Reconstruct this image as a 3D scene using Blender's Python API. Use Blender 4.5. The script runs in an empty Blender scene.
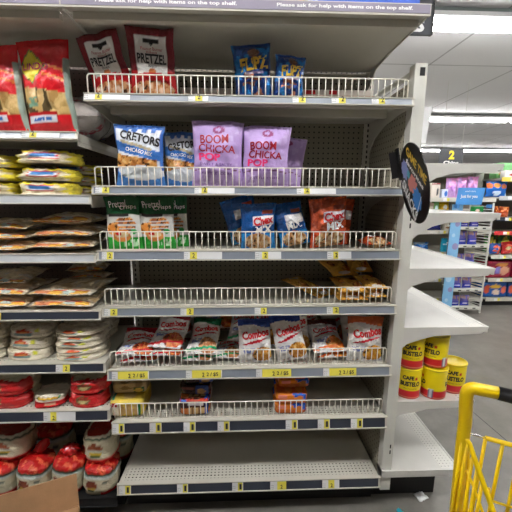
import bpy, bmesh, math, random
import numpy as np
from mathutils import Vector, Matrix, Euler
R = math.radians
scene = bpy.context.scene
C = scene.collection
random.seed(7)

# ------------------------------------------------------------------ camera, world, lights, exposure
CAM_H, F_PX, PITCH, YAW, ROLL = 1.49, 350.0, 11.17, 2.37, -0.24
cd = bpy.data.cameras.new('camera'); cam = bpy.data.objects.new('camera', cd); C.objects.link(cam)
scene.camera = cam
cd.sensor_fit = 'HORIZONTAL'; cd.sensor_width = 36.0
cd.lens = F_PX / 512 * 36.0
cd.shift_y = (266.9 - 256) / 512
cd.clip_start = 0.02; cd.clip_end = 100
cam.matrix_world = (Matrix.Translation((0, 0, CAM_H)) @ Matrix.Rotation(R(-YAW), 4, 'Z')
                    @ Matrix.Rotation(R(90 - PITCH), 4, 'X') @ Matrix.Rotation(R(-ROLL), 4, 'Z'))
w = bpy.data.worlds.new('world'); scene.world = w; w.use_nodes = True
w.node_tree.nodes['Background'].inputs[0].default_value = (0.9, 0.95, 1.0, 1)
w.node_tree.nodes['Background'].inputs[1].default_value = 0.05
scene.view_settings.view_transform = 'Standard'
scene.view_settings.look = 'None'
scene.view_settings.exposure = 1.3
scene.view_settings.gamma = 1.0
scene.view_settings.use_curve_mapping = False
CEIL = 3.2
TUBE_POWER = 17.0
LIGHT_Y = (0.2, 3.62, 7.6, 12.3)

# camera maths: which point in the room a pixel of the photograph looks at, at a known depth / height
def _basis():
    th, yw = R(PITCH), R(YAW)
    cy, sy, ct, st = math.cos(yw), math.sin(yw), math.cos(th), math.sin(th)
    return np.array([cy, -sy, 0]), np.array([sy*ct, cy*ct, -st]), np.array([sy*st, cy*st, ct])
RT, FW, UP = _basis()
def ray(x, y):
    a, b, r = x - 256, y - 266.9, R(ROLL)
    return FW + RT*((a*math.cos(r) + b*math.sin(r))/F_PX) - UP*((-a*math.sin(r) + b*math.cos(r))/F_PX)
def atY(x, y, Y):
    r = ray(x, y); t = Y/r[1]; return Vector((r[0]*t, Y, CAM_H + r[2]*t))
def atZ(x, y, Z):
    r = ray(x, y); t = (Z - CAM_H)/r[2]; return Vector((r[0]*t, r[1]*t, Z))
def Xat(px, Y, Z):
    lo = 266.9
    for _ in range(6):
        p = atY(px, lo, Y)
        lo -= (Z - p.z)*F_PX/max(Y, .1)*.95
    return atY(px, lo, Y).x

# ------------------------------------------------------------------ materials
def lin(c):
    return tuple((v/12.92 if v <= .04045 else ((v+.055)/1.055)**2.4) for v in c)
def rgb(r, g, b): return lin((r/255, g/255, b/255))
def newmat(name):
    m = bpy.data.materials.new(name); m.use_nodes = True
    nt = m.node_tree; return m, nt, nt.nodes['Principled BSDF']
def N(nt, t, **kw):
    n = nt.nodes.new(t)
    for k, v in kw.items(): setattr(n, k, v)
    return n
def mat(name, col, rough=.5, metal=0, var=.06, scale=8, bump=0, bscale=60, coat=0, emit=0, coord='Object'):
    m, nt, b = newmat(name); L = nt.links
    b.inputs['Roughness'].default_value = rough; b.inputs['Metallic'].default_value = metal
    b.inputs['Coat Weight'].default_value = coat
    tc = N(nt, 'ShaderNodeTexCoord'); nz = N(nt, 'ShaderNodeTexNoise'); nz.inputs['Scale'].default_value = scale
    nz.inputs['Detail'].default_value = 5
    L.new(tc.outputs[coord], nz.inputs['Vector'])
    rp = N(nt, 'ShaderNodeValToRGB'); e = rp.color_ramp.elements
    e[0].position = .3; e[1].position = .7
    e[0].color = tuple(c*(1-var) for c in col) + (1,); e[1].color = tuple(min(1, c*(1+var)) for c in col) + (1,)
    L.new(nz.outputs['Fac'], rp.inputs['Fac']); L.new(rp.outputs['Color'], b.inputs['Base Color'])
    if bump:
        n2 = N(nt, 'ShaderNodeTexNoise'); n2.inputs['Scale'].default_value = bscale
        L.new(tc.outputs[coord], n2.inputs['Vector'])
        bp = N(nt, 'ShaderNodeBump'); bp.inputs['Strength'].default_value = bump; bp.inputs['Distance'].default_value = .003
        L.new(n2.outputs['Fac'], bp.inputs['Height']); L.new(bp.outputs['Normal'], b.inputs['Normal'])
    if emit:
        b.inputs['Emission Color'].default_value = tuple(col) + (1,); b.inputs['Emission Strength'].default_value = emit
    return m
def film(name, rough=.26, bump=.6, bscale=45, coat=.22, spec=.5, metal=0):
    """printed plastic film: the print is the mesh's colour attribute"""
    m, nt, b = newmat(name); L = nt.links
    at = N(nt, 'ShaderNodeAttribute', attribute_name='print'); L.new(at.outputs['Color'], b.inputs['Base Color'])
    b.inputs['Roughness'].default_value = rough; b.inputs['Coat Weight'].default_value = coat
    b.inputs['Coat Roughness'].default_value = .12; b.inputs['Metallic'].default_value = metal
    b.inputs['Specular IOR Level'].default_value = spec
    tc = N(nt, 'ShaderNodeTexCoord'); n2 = N(nt, 'ShaderNodeTexNoise'); n2.inputs['Scale'].default_value = bscale
    n2.inputs['Detail'].default_value = 3; n2.inputs['Distortion'].default_value = .8
    L.new(tc.outputs['Object'], n2.inputs['Vector'])
    bp = N(nt, 'ShaderNodeBump'); bp.inputs['Strength'].default_value = bump; bp.inputs['Distance'].default_value = .01
    L.new(n2.outputs['Fac'], bp.inputs['Height']); L.new(bp.outputs['Normal'], b.inputs['Normal'])
    return m
def holes(name, col, axes, pitch=.0254, rad=.13, rough=.5, through=False, dark=(.012, .011, .01), shift=(0, 0)):
    """sheet metal with punched round holes every inch"""
    m, nt, b = newmat(name); L = nt.links
    tc = N(nt, 'ShaderNodeTexCoord'); sp = N(nt, 'ShaderNodeSeparateXYZ'); L.new(tc.outputs['Object'], sp.inputs[0])
    sq = []
    for i, a in enumerate(axes):
        d = N(nt, 'ShaderNodeMath', operation='DIVIDE'); L.new(sp.outputs[a], d.inputs[0]); d.inputs[1].default_value = pitch
        ad = N(nt, 'ShaderNodeMath', operation='ADD'); L.new(d.outputs[0], ad.inputs[0]); ad.inputs[1].default_value = shift[i]
        fr = N(nt, 'ShaderNodeMath', operation='FRACT'); L.new(ad.outputs[0], fr.inputs[0])
        s = N(nt, 'ShaderNodeMath', operation='SUBTRACT'); L.new(fr.outputs[0], s.inputs[0]); s.inputs[1].default_value = .5
        p = N(nt, 'ShaderNodeMath', operation='MULTIPLY'); L.new(s.outputs[0], p.inputs[0]); L.new(s.outputs[0], p.inputs[1])
        sq.append(p)
    ad = N(nt, 'ShaderNodeMath', operation='ADD'); L.new(sq[0].outputs[0], ad.inputs[0]); L.new(sq[1].outputs[0], ad.inputs[1])
    lt = N(nt, 'ShaderNodeMath', operation='LESS_THAN'); L.new(ad.outputs[0], lt.inputs[0]); lt.inputs[1].default_value = rad*rad
    b.inputs['Roughness'].default_value = rough
    if through:
        b.inputs['Base Color'].default_value = tuple(col) + (1,)
        iv = N(nt, 'ShaderNodeMath', operation='SUBTRACT'); iv.inputs[0].default_value = 1; L.new(lt.outputs[0], iv.inputs[1])
        L.new(iv.outputs[0], b.inputs['Alpha'])
    else:
        mx = N(nt, 'ShaderNodeMix', data_type='RGBA'); L.new(lt.outputs[0], mx.inputs['Factor'])
        mx.inputs['A'].default_value = tuple(col) + (1,); mx.inputs['B'].default_value = tuple(dark) + (1,)
        L.new(mx.outputs['Result'], b.inputs['Base Color'])
    return m

SHELF_C = rgb(200, 197, 186)
M = {}
M['shelf'] = mat('shelf_enamel', SHELF_C, .35, var=.04, scale=5)
M['shelf_dirty'] = mat('worn_shelf_enamel', rgb(202, 201, 196), .32, var=.06, scale=7)
M['post'] = mat('post_enamel', rgb(205, 205, 198), .4, var=.03)
M['wire'] = mat('wire_enamel', rgb(226, 222, 210), .35, var=.03)
M['peg'] = holes('pegboard', rgb(138, 132, 116), (0, 2), rad=.16)
M['pegdark'] = holes('brown_pegboard', rgb(98, 82, 76), (0, 2), rad=.12)
M['pegside'] = holes('pegboard_side', rgb(160, 155, 138), (1, 2), rad=.15)
M['perf'] = holes('perforated_deck', SHELF_C, (0, 1), pitch=.0175, rad=.21, rough=.35, through=True)
M['perfw'] = holes('perforated_end_deck', rgb(212, 211, 205), (0, 1), pitch=.0175, rad=.2, rough=.3, through=True)
M['rail_grey'] = mat('grey_channel_insert', rgb(128, 136, 148), .3, coat=.3, var=.05)
M['rail_dark'] = mat('navy_channel_insert', rgb(48, 54, 68), .3, coat=.3, var=.05)
M['rail_white'] = mat('white_channel_insert', rgb(190, 194, 198), .3, coat=.3, var=.05)
M['paper'] = mat('tag_paper', rgb(225, 226, 228), .5, var=.03)
M['yellow_tag'] = mat('yellow_tag_paper', rgb(232, 220, 84), .5, var=.03)
M['ink'] = mat('dark_ink', rgb(40, 40, 45), .6, var=.02)
M['black'] = mat('black_plastic', rgb(22, 22, 24), .35, var=.1)
M['kick'] = mat('black_kick_plate', rgb(16, 16, 17), .6, var=.2)
M['white'] = mat('white_print', rgb(240, 240, 240), .4, var=.01)
M['red'] = mat('red_print', rgb(205, 25, 35), .35, var=.03)
M['crimson'] = mat('crimson_print', rgb(170, 28, 50), .35, var=.03)
M['pink'] = mat('pink_print', rgb(232, 50, 120), .35, var=.03)
M['gold'] = mat('gold_print', rgb(225, 185, 50), .35, var=.03)
M['yellow'] = mat('yellow_print', rgb(240, 220, 40), .35, var=.03)
M['purple'] = mat('purple_print', rgb(120, 70, 160), .35, var=.03)
M['blue'] = mat('blue_print', rgb(40, 80, 170), .35, var=.03)
M['film'] = film('printed_film')
M['film_crinkle'] = film('crinkled_film', .22, .9, 60, .35)
M['foil'] = film('metallic_film', .22, .8, 60, .6, metal=.55)
M['matte'] = film('matte_printed_film', .5, .25, 50, .1)
M['can_paint'] = film('printed_can', .35, 0, 10, .1)
M['cardboard'] = mat('cardboard', rgb(176, 136, 98), .75, var=.08, scale=25, bump=.2, bscale=200)
M['cart'] = mat('yellow_cart_enamel', rgb(252, 212, 0), .3, var=.02, coat=.15)
M['chrome'] = mat('chrome', (.7, .7, .7), .15, metal=1, var=.02)
M['grip'] = mat('black_grip', rgb(20, 20, 22), .4, var=.1)

# ------------------------------------------------------------------ mesh helpers
class MB:
    def __init__(s): s.v = []; s.f = []; s.m = []
    def add(s, vs, fs, mi=0):
        o = len(s.v); s.v += [tuple(v) for v in vs]; s.f += [tuple(i+o for i in f) for f in fs]; s.m += [mi]*len(fs)
    def box(s, x0, x1, y0, y1, z0, z1, mi=0):
        vs = [(x, y, z) for z in (z0, z1) for y in (y0, y1) for x in (x0, x1)]
        s.add(vs, [(0, 2, 3, 1), (4, 5, 7, 6), (0, 1, 5, 4), (2, 6, 7, 3), (0, 4, 6, 2), (1, 3, 7, 5)], mi)
    def prism(s, poly, a0, a1, axis='X', mi=0):
        """extrude a 2-D outline along an axis; outline in the other two axes, in order"""
        n = len(poly)
        def P(a, p):
            return (a, p[0], p[1]) if axis == 'X' else ((p[0], a, p[1]) if axis == 'Y' else (p[0], p[1], a))
        vs = [P(a0, p) for p in poly] + [P(a1, p) for p in poly]
        fs = [tuple(range(n))[::-1], tuple(range(n, 2*n))] + [(i, (i+1) % n, (i+1) % n + n, i+n) for i in range(n)]
        s.add(vs, fs, mi)
    def tube(s, pts, r, n=8, mi=0, cap=True):
        pts = [Vector(p) for p in pts]; rings = []
        t0 = (pts[1]-pts[0]).normalized()
        up = Vector((0, 0, 1)) if abs(t0.z) < .9 else Vector((1, 0, 0))
        nrm = t0.cross(up).normalized()
        for i, p in enumerate(pts):
            if i == 0: t = t0
            elif i == len(pts)-1: t = (pts[-1]-pts[-2]).normalized()
            else: t = ((pts[i+1]-p).normalized() + (p-pts[i-1]).normalized()).normalized()
            nrm = (nrm - t*nrm.dot(t)).normalized(); bn = t.cross(nrm)
            rr = r[i] if isinstance(r, (list, tuple)) else r
            rings.append([p + nrm*math.cos(2*math.pi*k/n)*rr + bn*math.sin(2*math.pi*k/n)*rr for k in range(n)])
        vs = [v for ring in rings for v in ring]; fs = []
        for i in range(len(pts)-1):
            for k in range(n):
                a, b_ = i*n+k, i*n+(k+1) % n
                fs.append((a, b_, b_+n, a+n))
        if cap: fs += [tuple(range(n))[::-1], tuple(range((len(pts)-1)*n, len(pts)*n))]
        s.add(vs, fs, mi)
    def lathe(s, prof, n=40, mi=0, cx=0, cy=0):
        vs = [(cx + r*math.cos(2*math.pi*k/n), cy + r*math.sin(2*math.pi*k/n), z) for r, z in prof for k in range(n)]
        fs = [(i*n+k, i*n+(k+1) % n, (i+1)*n+(k+1) % n, (i+1)*n+k) for i in range(len(prof)-1) for k in range(n)]
        s.add(vs, fs, mi)
    def build(s, name, mats, parent=None, smooth=False, bevel=0, loc=None):
        me = bpy.data.meshes.new(name); me.from_pydata(s.v, [], s.f)
        for m in (mats if isinstance(mats, (list, tuple)) else [mats]): me.materials.append(m)
        me.polygons.foreach_set('material_index', s.m)
        me.polygons.foreach_set('use_smooth', [smooth]*len(s.f))
        bm = bmesh.new(); bm.from_mesh(me); bmesh.ops.recalc_face_normals(bm, faces=bm.faces); bm.to_mesh(me); bm.free()
        o = bpy.data.objects.new(name, me); C.objects.link(o)
        if parent is not None: o.parent = parent
        if loc is not None: o.location = loc
        if bevel:
            b = o.modifiers.new('bevel', 'BEVEL'); b.width = bevel; b.segments = 2; b.limit_method = 'ANGLE'; b.angle_limit = R(40)
        return o
def tag(o, label=None, cat=None, group=None, kind=None):
    if label: o['label'] = label
    if cat: o['category'] = cat
    if group: o['group'] = group
    if kind: o['kind'] = kind
    return o
def empty(name, loc=(0, 0, 0), rz=0):
    o = bpy.data.objects.new(name, None); C.objects.link(o); o.location = loc; o.rotation_euler.z = rz
    o.empty_display_size = .05; return o
def copy_tree(o, parent=None):
    c = o.copy(); C.objects.link(c); c.parent = parent
    for ch in list(o.children): copy_tree(ch, c)
    return c

# lettering: outline of a string as a flat mesh, normalised to a unit-high box
_tc = {}
def text_geo(s, bold=.02, italic=0):
    k = (s, bold, italic)
    if k in _tc: return _tc[k]
    cu = bpy.data.curves.new('t', 'FONT'); cu.body = s; cu.offset = bold; cu.shear = italic; cu.resolution_u = 3
    o = bpy.data.objects.new('t', cu); C.objects.link(o)
    dg = bpy.context.evaluated_depsgraph_get(); me = bpy.data.meshes.new_from_object(o.evaluated_get(dg))
    v = np.array([tuple(p.co)[:2] for p in me.vertices]); f = [tuple(p.vertices) for p in me.polygons]
    bpy.data.objects.remove(o); bpy.data.curves.remove(cu); bpy.data.meshes.remove(me)
    mn, mx = v.min(0), v.max(0); v = (v-mn)/(mx-mn)
    _tc[k] = (v, f); return v, f
def flat_text(mb, s, P0, ux, uy, width, height, mi=0, bold=.02, italic=0, off=None):
    """text on a plane: P0 = lower left corner, ux / uy = unit directions"""
    v, f = text_geo(s, bold, italic)
    P0, ux, uy = Vector(P0), Vector(ux), Vector(uy)
    mb.add([P0 + ux*(p[0]*width) + uy*(p[1]*height) for p in v], f, mi)

# value noise for prints and crumples
def _h(ix, iy, seed):
    n = (ix.astype(np.int64)*374761393 + iy.astype(np.int64)*668265263 + seed*1442695041) & 0x7fffffff
    n = ((n ^ (n >> 13))*1274126177) & 0x7fffffff
    return ((n ^ (n >> 16)) & 0xffff)/65535.0
def vn(x, y, seed=0):
    ix, iy = np.floor(x), np.floor(y); fx, fy = x-ix, y-iy
    fx = fx*fx*(3-2*fx); fy = fy*fy*(3-2*fy)
    a, b = _h(ix, iy, seed), _h(ix+1, iy, seed); c, d = _h(ix, iy+1, seed), _h(ix+1, iy+1, seed)
    return (a*(1-fx)+b*fx)*(1-fy) + (c*(1-fx)+d*fx)*fy
def fbm(x, y, seed=0): return (vn(x, y, seed) + .5*vn(x*2.1, y*2.1, seed+1) + .25*vn(x*4.3, y*4.3, seed+2))/1.75
def fill(u, col): return np.tile(np.array(rgb(*col)), (u.size, 1)).reshape(u.shape + (3,))
def put(c, mask, col):
    m = np.clip(mask.astype(float), 0, 1)[..., None]; return c*(1-m) + np.array(rgb(*col))*m
def blobs(c, mask, u, v, cols, sc=14, seed=3):
    """snack pieces shown on the pack: cells of a few colours with dark gaps"""
    w1 = (vn(u*sc*.9+3, v*sc*.9, seed+2)-.5)*1.6; w2 = (vn(u*sc*.9, v*sc*.9+7, seed+3)-.5)*1.6
    n = vn((u+v*.35)*sc+w1, (v-u*.3)*sc+w2, seed); n2 = vn(u*sc*1.7+9+w2, v*sc*1.7+w1, seed+5)
    out = c
    k = len(cols)
    for i, col in enumerate(cols):
        mm = mask & (n*k >= i) & (n*k < i+1); out = put(out, mm, col)
    return put(out, mask & (n2 > .78), tuple(int(q*.45) for q in cols[0]))
def rect(u, v, u0, u1, v0, v1): return (u > u0) & (u < u1) & (v > v0) & (v < v1)
def ell(u, v, cu, cv, ru, rv): return ((u-cu)/ru)**2 + ((v-cv)/rv)**2 < 1

from mathutils.bvhtree import BVHTree
PLACED = []
def _tree(o):
    m = Matrix.Translation(o.location) @ o.rotation_euler.to_matrix().to_4x4()
    vs = [m @ v.co for v in o.data.vertices]; return BVHTree.FromPolygons(vs, [tuple(f.vertices) for f in o.data.polygons]), np.array([tuple(v) for v in vs])
def settle(o, how='back', xlim=None, ylim=1.835, fence=True, step=.004):
    """slide the item clear of the fence, the shelf ends and what already lies on the shelf"""
    t, vs = _tree(o); z0 = vs[:, 2].min()
    lowy = vs[vs[:, 2] < z0+.085][:, 1].min()
    if fence and (lowy < 1.4325 or o.location.y < 1.515 or (o.name.find('cookie') >= 0 and o.location.y < 1.55)): o.location.y += 1.4325-lowy
    if xlim:
        if vs[:, 0].min() < xlim[0]: o.location.x += xlim[0]-vs[:, 0].min()
        if vs[:, 0].max() > xlim[1]: o.location.x += xlim[1]-vs[:, 0].max()
    start = o.location.copy()
    t, vs = _tree(o); lo, hi = vs.min(0), vs.max(0); polys = [tuple(f.vertices) for f in o.data.polygons]
    near = [q for q in PLACED if (lo-.2 < q[2]).all() and (hi+.2 > q[1]).all()]
    def clash(d):
        l2, h2 = lo+d, hi+d; c = [q for q in near if (l2 < q[2]).all() and (h2 > q[1]).all()]
        if not c: return False
        t2 = BVHTree.FromPolygons([Vector(v) for v in (vs+d)], polys)
        return any(t2.overlap(q[0]) for q in c)
    best = None
    if clash(np.zeros(3)):
        dirs = [((0, 1, 0), 1), ((0, 0, 1), 1.5), ((1, 0, 0), 1.6), ((-1, 0, 0), 1.6), ((.7, .7, 0), 1.3), ((-.7, .7, 0), 1.3)] if how == 'back' else [((0, 0, 1), 1), ((0, 1, 0), 1.3), ((1, 0, 0), 1.5), ((-1, 0, 0), 1.5), ((.6, .6, .5), 1.4), ((-.6, .6, .5), 1.4)]
        for k in range(1, 60):
            c = [(k*step*.75, i) for i in range(len(dirs))]
            for m_, i in c:
                d = np.array(dirs[i][0])*m_/dirs[i][1]
                if hi[1]+d[1] > ylim or (xlim and (hi[0]+d[0] > xlim[1]+.002 or lo[0]+d[0] < xlim[0]-.002)): continue
                if not clash(d): best = d; break
            if best is not None: break
        if best is None: best = np.array((0, .02, 0.))
        o.location = Vector(np.array(o.location)+best)
    t, vs = _tree(o); lo, hi = vs.min(0), vs.max(0)
    PLACED.append((t, lo, hi))
    if (o.location-start).length > .015: print('MOVED', o.name, [round(q, 3) for q in (o.location-start)])
class Bag:
    """pillow bag or stand-up pouch; front faces -Y, stands on its lower seal"""
    def __init__(s, name, wd, ht, th, colour, material, seed=0, gusset=False, crumple=.011, bend=0., bend0=.5,
                 nu=40, nv=52, slack=0., skew=0., seal=.05, ribs=26):
        s.w, s.h = wd, ht
        u = np.linspace(0, 1, nu+1); v = np.linspace(0, 1, nv+1); U, V = np.meshgrid(u, v)
        prof_u = np.clip(1-np.abs(2*U-1)**2.4, 0, 1)**.62
        if gusset:
            gv = np.clip((V+.02)/.1, 0, 1)**.5*np.clip(1-V/.96, 0, 1)**.75
        else:
            q = np.clip((V-seal)/(1-2*seal), 0, 1); gv = np.sin(math.pi*q)**.5
        T = th/2*prof_u*gv
        T = T*(1 + .8*(fbm(U*3+seed, V*4, seed)-.5)) + crumple*(fbm(U*7, V*8+seed, seed+9)-.5)*np.clip(gv*1.4, 0, 1)*prof_u**.3
        edge = np.exp(-np.minimum(V, 1-V)/.13)
        T += .0016*edge*np.sin(U*ribs*2+seed+3*vn(U*4, V*2, seed))*np.clip(prof_u*2, 0, 1)
        X = (U-.5)*wd*(1-.07*np.sin(math.pi*V)) + skew*V*wd + .035*wd*(vn(V*5+seed, V*0+(U > .5), 4)-.5)
        Z = V*ht + .03*ht*(vn(U*4+seed, V*0, 7)-.5)*np.where(V > .5, 1, 0)
        Yc = slack*(fbm(U*2+seed*3, V*2.5, seed+20)-.5)
        F = np.stack([X, Yc-T-.0006, Z], -1); B = np.stack([X, Yc+T*.9+.0006, Z], -1)
        if bend:
            vv = V[:, 0]; phi = bend*np.clip((vv-bend0)/(1-bend0), 0, 1)
            cy = np.concatenate([[0], np.cumsum(-np.sin((phi[1:]+phi[:-1])/2)*ht/nv)])
            cz = np.concatenate([[0], np.cumsum(np.cos((phi[1:]+phi[:-1])/2)*ht/nv)])
            for A in (F, B):
                yy = A[..., 1].copy(); dz = A[..., 2]-V*ht
                A[..., 1] = cy[:, None] + yy*np.cos(phi)[:, None] - dz*np.sin(phi)[:, None]
                A[..., 2] = cz[:, None] + yy*np.sin(phi)[:, None] + dz*np.cos(phi)[:, None]
        s.F = F; s.nu, s.nv = nu, nv
        col = colour(U, V); colb = colour(1-U, V)
        nf = (nu+1)*(nv+1); vs = np.concatenate([F.reshape(-1, 3), B.reshape(-1, 3)])
        fs = []
        for j in range(nv):
            for i in range(nu):
                a = j*(nu+1)+i; fs.append((a, a+1, a+nu+2, a+nu+1)); a += nf; fs.append((a, a+nu+1, a+nu+2, a+1))
        per = [i for i in range(nu)] + [(nu+1)*j+nu for j in range(nv)] + [nv*(nu+1)+i for i in range(nu, 0, -1)] + [(nu+1)*j for j in range(nv, 0, -1)]
        for a, b in zip(per, per[1:]+per[:1]): fs.append((a, a+nf, b+nf, b))
        me = bpy.data.meshes.new(name); me.from_pydata([tuple(p) for p in vs], [], fs); me.materials.append(M[material])
        me.polygons.foreach_set('use_smooth', [True]*len(fs))
        ca = me.color_attributes.new('print', 'FLOAT_COLOR', 'POINT')
        cc = np.ones((2*nf, 4)); cc[:nf, :3] = col.reshape(-1, 3); cc[nf:, :3] = colb.reshape(-1, 3)
        ca.data.foreach_set('color', cc.ravel())
        s.o = bpy.data.objects.new(name, me); C.objects.link(s.o)
    def S(s, u, v, off=.0012):
        x = min(max(u, 0), .9999)*s.nu; y = min(max(v, 0), .9999)*s.nv; i, j = int(x), int(y); fx, fy = x-i, y-j
        F = s.F; p = (F[j, i]*(1-fx)+F[j, i+1]*fx)*(1-fy) + (F[j+1, i]*(1-fx)+F[j+1, i+1]*fx)*fy
        n = np.cross(F[j, i+1]-F[j, i], F[j+1, i]-F[j, i]); n = n/(np.linalg.norm(n)+1e-9)
        return p + n*off
    def text(s, items, name='lettering'):
        """items: (string, u0, v0, u1, v1, material index, bold, rotation degrees)"""
        for it in items:
            st, u0, v0, u1, v1, mk = it[:6]; bold = it[6] if len(it) > 6 else .02; rot = R(it[7]) if len(it) > 7 else 0
            g, f = text_geo(st, bold); cu, cv = (u0+u1)/2, (v0+v1)/2; vs = []; mb = MB()
            for a, b in g:
                x, y = (a-.5)*(u1-u0)*s.w, (b-.5)*(v1-v0)*s.h
                x, y = x*math.cos(rot)-y*math.sin(rot), x*math.sin(rot)+y*math.cos(rot)
                vs.append(s.S(cu+x/s.w, cv+y/s.h, .0018))
            mb.add(vs, f); mb.build(name, M[mk], s.o)
    def place(s, X, Y, zdeck, lean=0, rz=0, roll=0):
        return place(s.o, X, Y, zdeck, lean, rz, roll)
def place(o, X, Y, zdeck, lean=0, rz=0, roll=0):
    """lean > 0 tips the top backwards, roll > 0 tips it to the left; then drop it onto the deck"""
    o.rotation_euler = (Matrix.Rotation(R(rz), 3, 'Z') @ Matrix.Rotation(R(-lean), 3, 'X') @ Matrix.Rotation(R(-roll), 3, 'Y')).to_euler()
    m = o.rotation_euler.to_matrix()
    vs = np.array([tuple(v.co) for v in o.data.vertices]) @ np.array(m).T
    o.location = (X, Y, zdeck - vs[:, 2].min() + .0005)
    return o

def Pack(name, rx, ry, ht, colour, material='film', seed=0, layers=6, ridge=.004, nt=64, ns=30, dome=.006, loose=.007, sq=2.7):
    """flat round pack: a stack of discs drawn tight in film. colour(theta, s, x, y, z): s 0..1 from bottom centre to top centre"""
    th = np.linspace(0, 2*math.pi, nt, endpoint=False); s = np.linspace(0, 1, ns+1); TH, S = np.meshgrid(th, s)
    a = np.clip(S/.3, 0, 1); side = np.clip((S-.3)/.35, 0, 1); top = np.clip((S-.65)/.35, 0, 1)
    rad = np.where(S < .3, a, np.where(S < .65, 1, 1-top)); bul = np.sin(side*math.pi)
    rad = np.where((S >= .3) & (S <= .65), .965+.035*bul**.5, rad*.965)
    c, sn = np.cos(TH), np.sin(TH); k = (np.abs(c)**sq + np.abs(sn)**sq)**(-1/sq)
    lay = (vn(side*layers, TH*0+seed, seed) - .5)*ridge*2*((S > .3) & (S < .65))
    wob = (fbm(TH*2.2, side*3+seed, seed+3)-.5)*loose*2
    X = (rx*rad + (lay+wob)*np.clip(rad*2, 0, 1))*k*c; Y = (ry*rad + (lay+wob)*np.clip(rad*2, 0, 1))*k*sn
    Z = np.where(S < .3, 0, np.where(S < .65, side*ht, ht + dome*top**.5)) + (S > .6)*(fbm(X*40+seed, Y*40, seed+5)-.5)*.008
    Z = Z + .006*(1-rad)*(S < .3) + .009*(fbm(X*14+seed, Y*14, seed+8)-.5)*np.clip((S-.2)/.3, 0, 1)
    Z = Z + .0035*np.sin(TH*17+seed+6*vn(TH, S*4, seed))*np.exp(-((S-.66)/.05)**2)
    col = colour(TH, S, X, Y, Z)
    # seal the pole rings
    me = bpy.data.meshes.new(name); vs = np.stack([X, Y, Z], -1).reshape(-1, 3)
    fs = [(j*nt+i, j*nt+(i+1) % nt, (j+1)*nt+(i+1) % nt, (j+1)*nt+i) for j in range(ns) for i in range(nt)]
    me.from_pydata([tuple(p) for p in vs], [], fs); me.materials.append(M[material])
    me.polygons.foreach_set('use_smooth', [True]*len(fs))
    ca = me.color_attributes.new('print', 'FLOAT_COLOR', 'POINT'); cc = np.ones((vs.shape[0], 4)); cc[:, :3] = col.reshape(-1, 3)
    ca.data.foreach_set('color', cc.ravel())
    bm = bmesh.new(); bm.from_mesh(me); bmesh.ops.remove_doubles(bm, verts=bm.verts, dist=1e-5)
    bmesh.ops.recalc_face_normals(bm, faces=bm.faces); bm.to_mesh(me); bm.free()
    o = bpy.data.objects.new(name, me); C.objects.link(o); return o

# ================================================================== THE ROOM
X0r, X1r, Y0r, Y1r = -9, 18, -8, 19
def floor_mat():
    m, nt, b = newmat('polished_concrete'); L = nt.links
    tc = N(nt, 'ShaderNodeTexCoord'); n1 = N(nt, 'ShaderNodeTexNoise'); n1.inputs['Scale'].default_value = 3; n1.inputs['Detail'].default_value = 9
    n1.inputs['Roughness'].default_value = .7
    L.new(tc.outputs['Object'], n1.inputs['Vector'])
    rp = N(nt, 'ShaderNodeValToRGB'); e = rp.color_ramp.elements; e[0].position = .3; e[1].position = .75
    e[0].color = rgb(100, 97, 92) + (1,); e[1].color = rgb(134, 131, 124) + (1,)
    L.new(n1.outputs['Fac'], rp.inputs['Fac']); L.new(rp.outputs['Color'], b.inputs['Base Color'])
    b.inputs['Roughness'].default_value = .38
    return m
mb = MB(); mb.box(X0r, X1r, Y0r, Y1r, -.1, 0); tag(mb.build('floor', floor_mat()), kind='structure')
# saw-cut joint in the slab
mb = MB(); a, b_ = atZ(468, 405, 0), atZ(512, 442, 0); d = (b_-a).normalized(); n = Vector((-d.y, d.x, 0))*.003
p0, p1 = a-d*.6, b_+d*1.0
mb.add([p0-n+Vector((0,0,.0008)), p1-n+Vector((0,0,.0008)), p1+n+Vector((0,0,.0008)), p0+n+Vector((0,0,.0008))], [(0, 1, 2, 3)])
tag(mb.build('trim_1', M['kick']), kind='structure')
def ceiling_mat():
    m, nt, b = newmat('ceiling_panels'); L = nt.links
    tc = N(nt, 'ShaderNodeTexCoord'); sp = N(nt, 'ShaderNodeSeparateXYZ'); L.new(tc.outputs['Object'], sp.inputs[0])
    outs = []
    for ax, per in ((0, 1.22), (1, 2.44)):
        d = N(nt, 'ShaderNodeMath', operation='DIVIDE'); L.new(sp.outputs[ax], d.inputs[0]); d.inputs[1].default_value = per
        f = N(nt, 'ShaderNodeMath', operation='FRACT'); L.new(d.outputs[0], f.inputs[0])
        l = N(nt, 'ShaderNodeMath', operation='LESS_THAN'); L.new(f.outputs[0], l.inputs[0]); l.inputs[1].default_value = .025/per
        outs.append(l)
    mxx = N(nt, 'ShaderNodeMath', operation='MAXIMUM'); L.new(outs[0].outputs[0], mxx.inputs[0]); L.new(outs[1].outputs[0], mxx.inputs[1])
    mx = N(nt, 'ShaderNodeMix', data_type='RGBA'); L.new(mxx.outputs[0], mx.inputs['Factor'])
    mx.inputs['A'].default_value = rgb(228, 228, 232) + (1,); mx.inputs['B'].default_value = rgb(176, 176, 180) + (1,)
    L.new(mx.outputs['Result'], b.inputs['Base Color']); b.inputs['Roughness'].default_value = .6
    return m
mb = MB(); mb.box(X0r, X1r, Y0r, Y1r, CEIL, CEIL+.1); tag(mb.build('ceiling', ceiling_mat()), kind='structure')
M['wall_dark'] = mat('dark_shelf_enamel', rgb(90, 88, 84), .5)  # for the added run behind the camera, dark to cut bounced light
M['wall'] = mat('painted_wall', rgb(205, 204, 200), .7)
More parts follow.
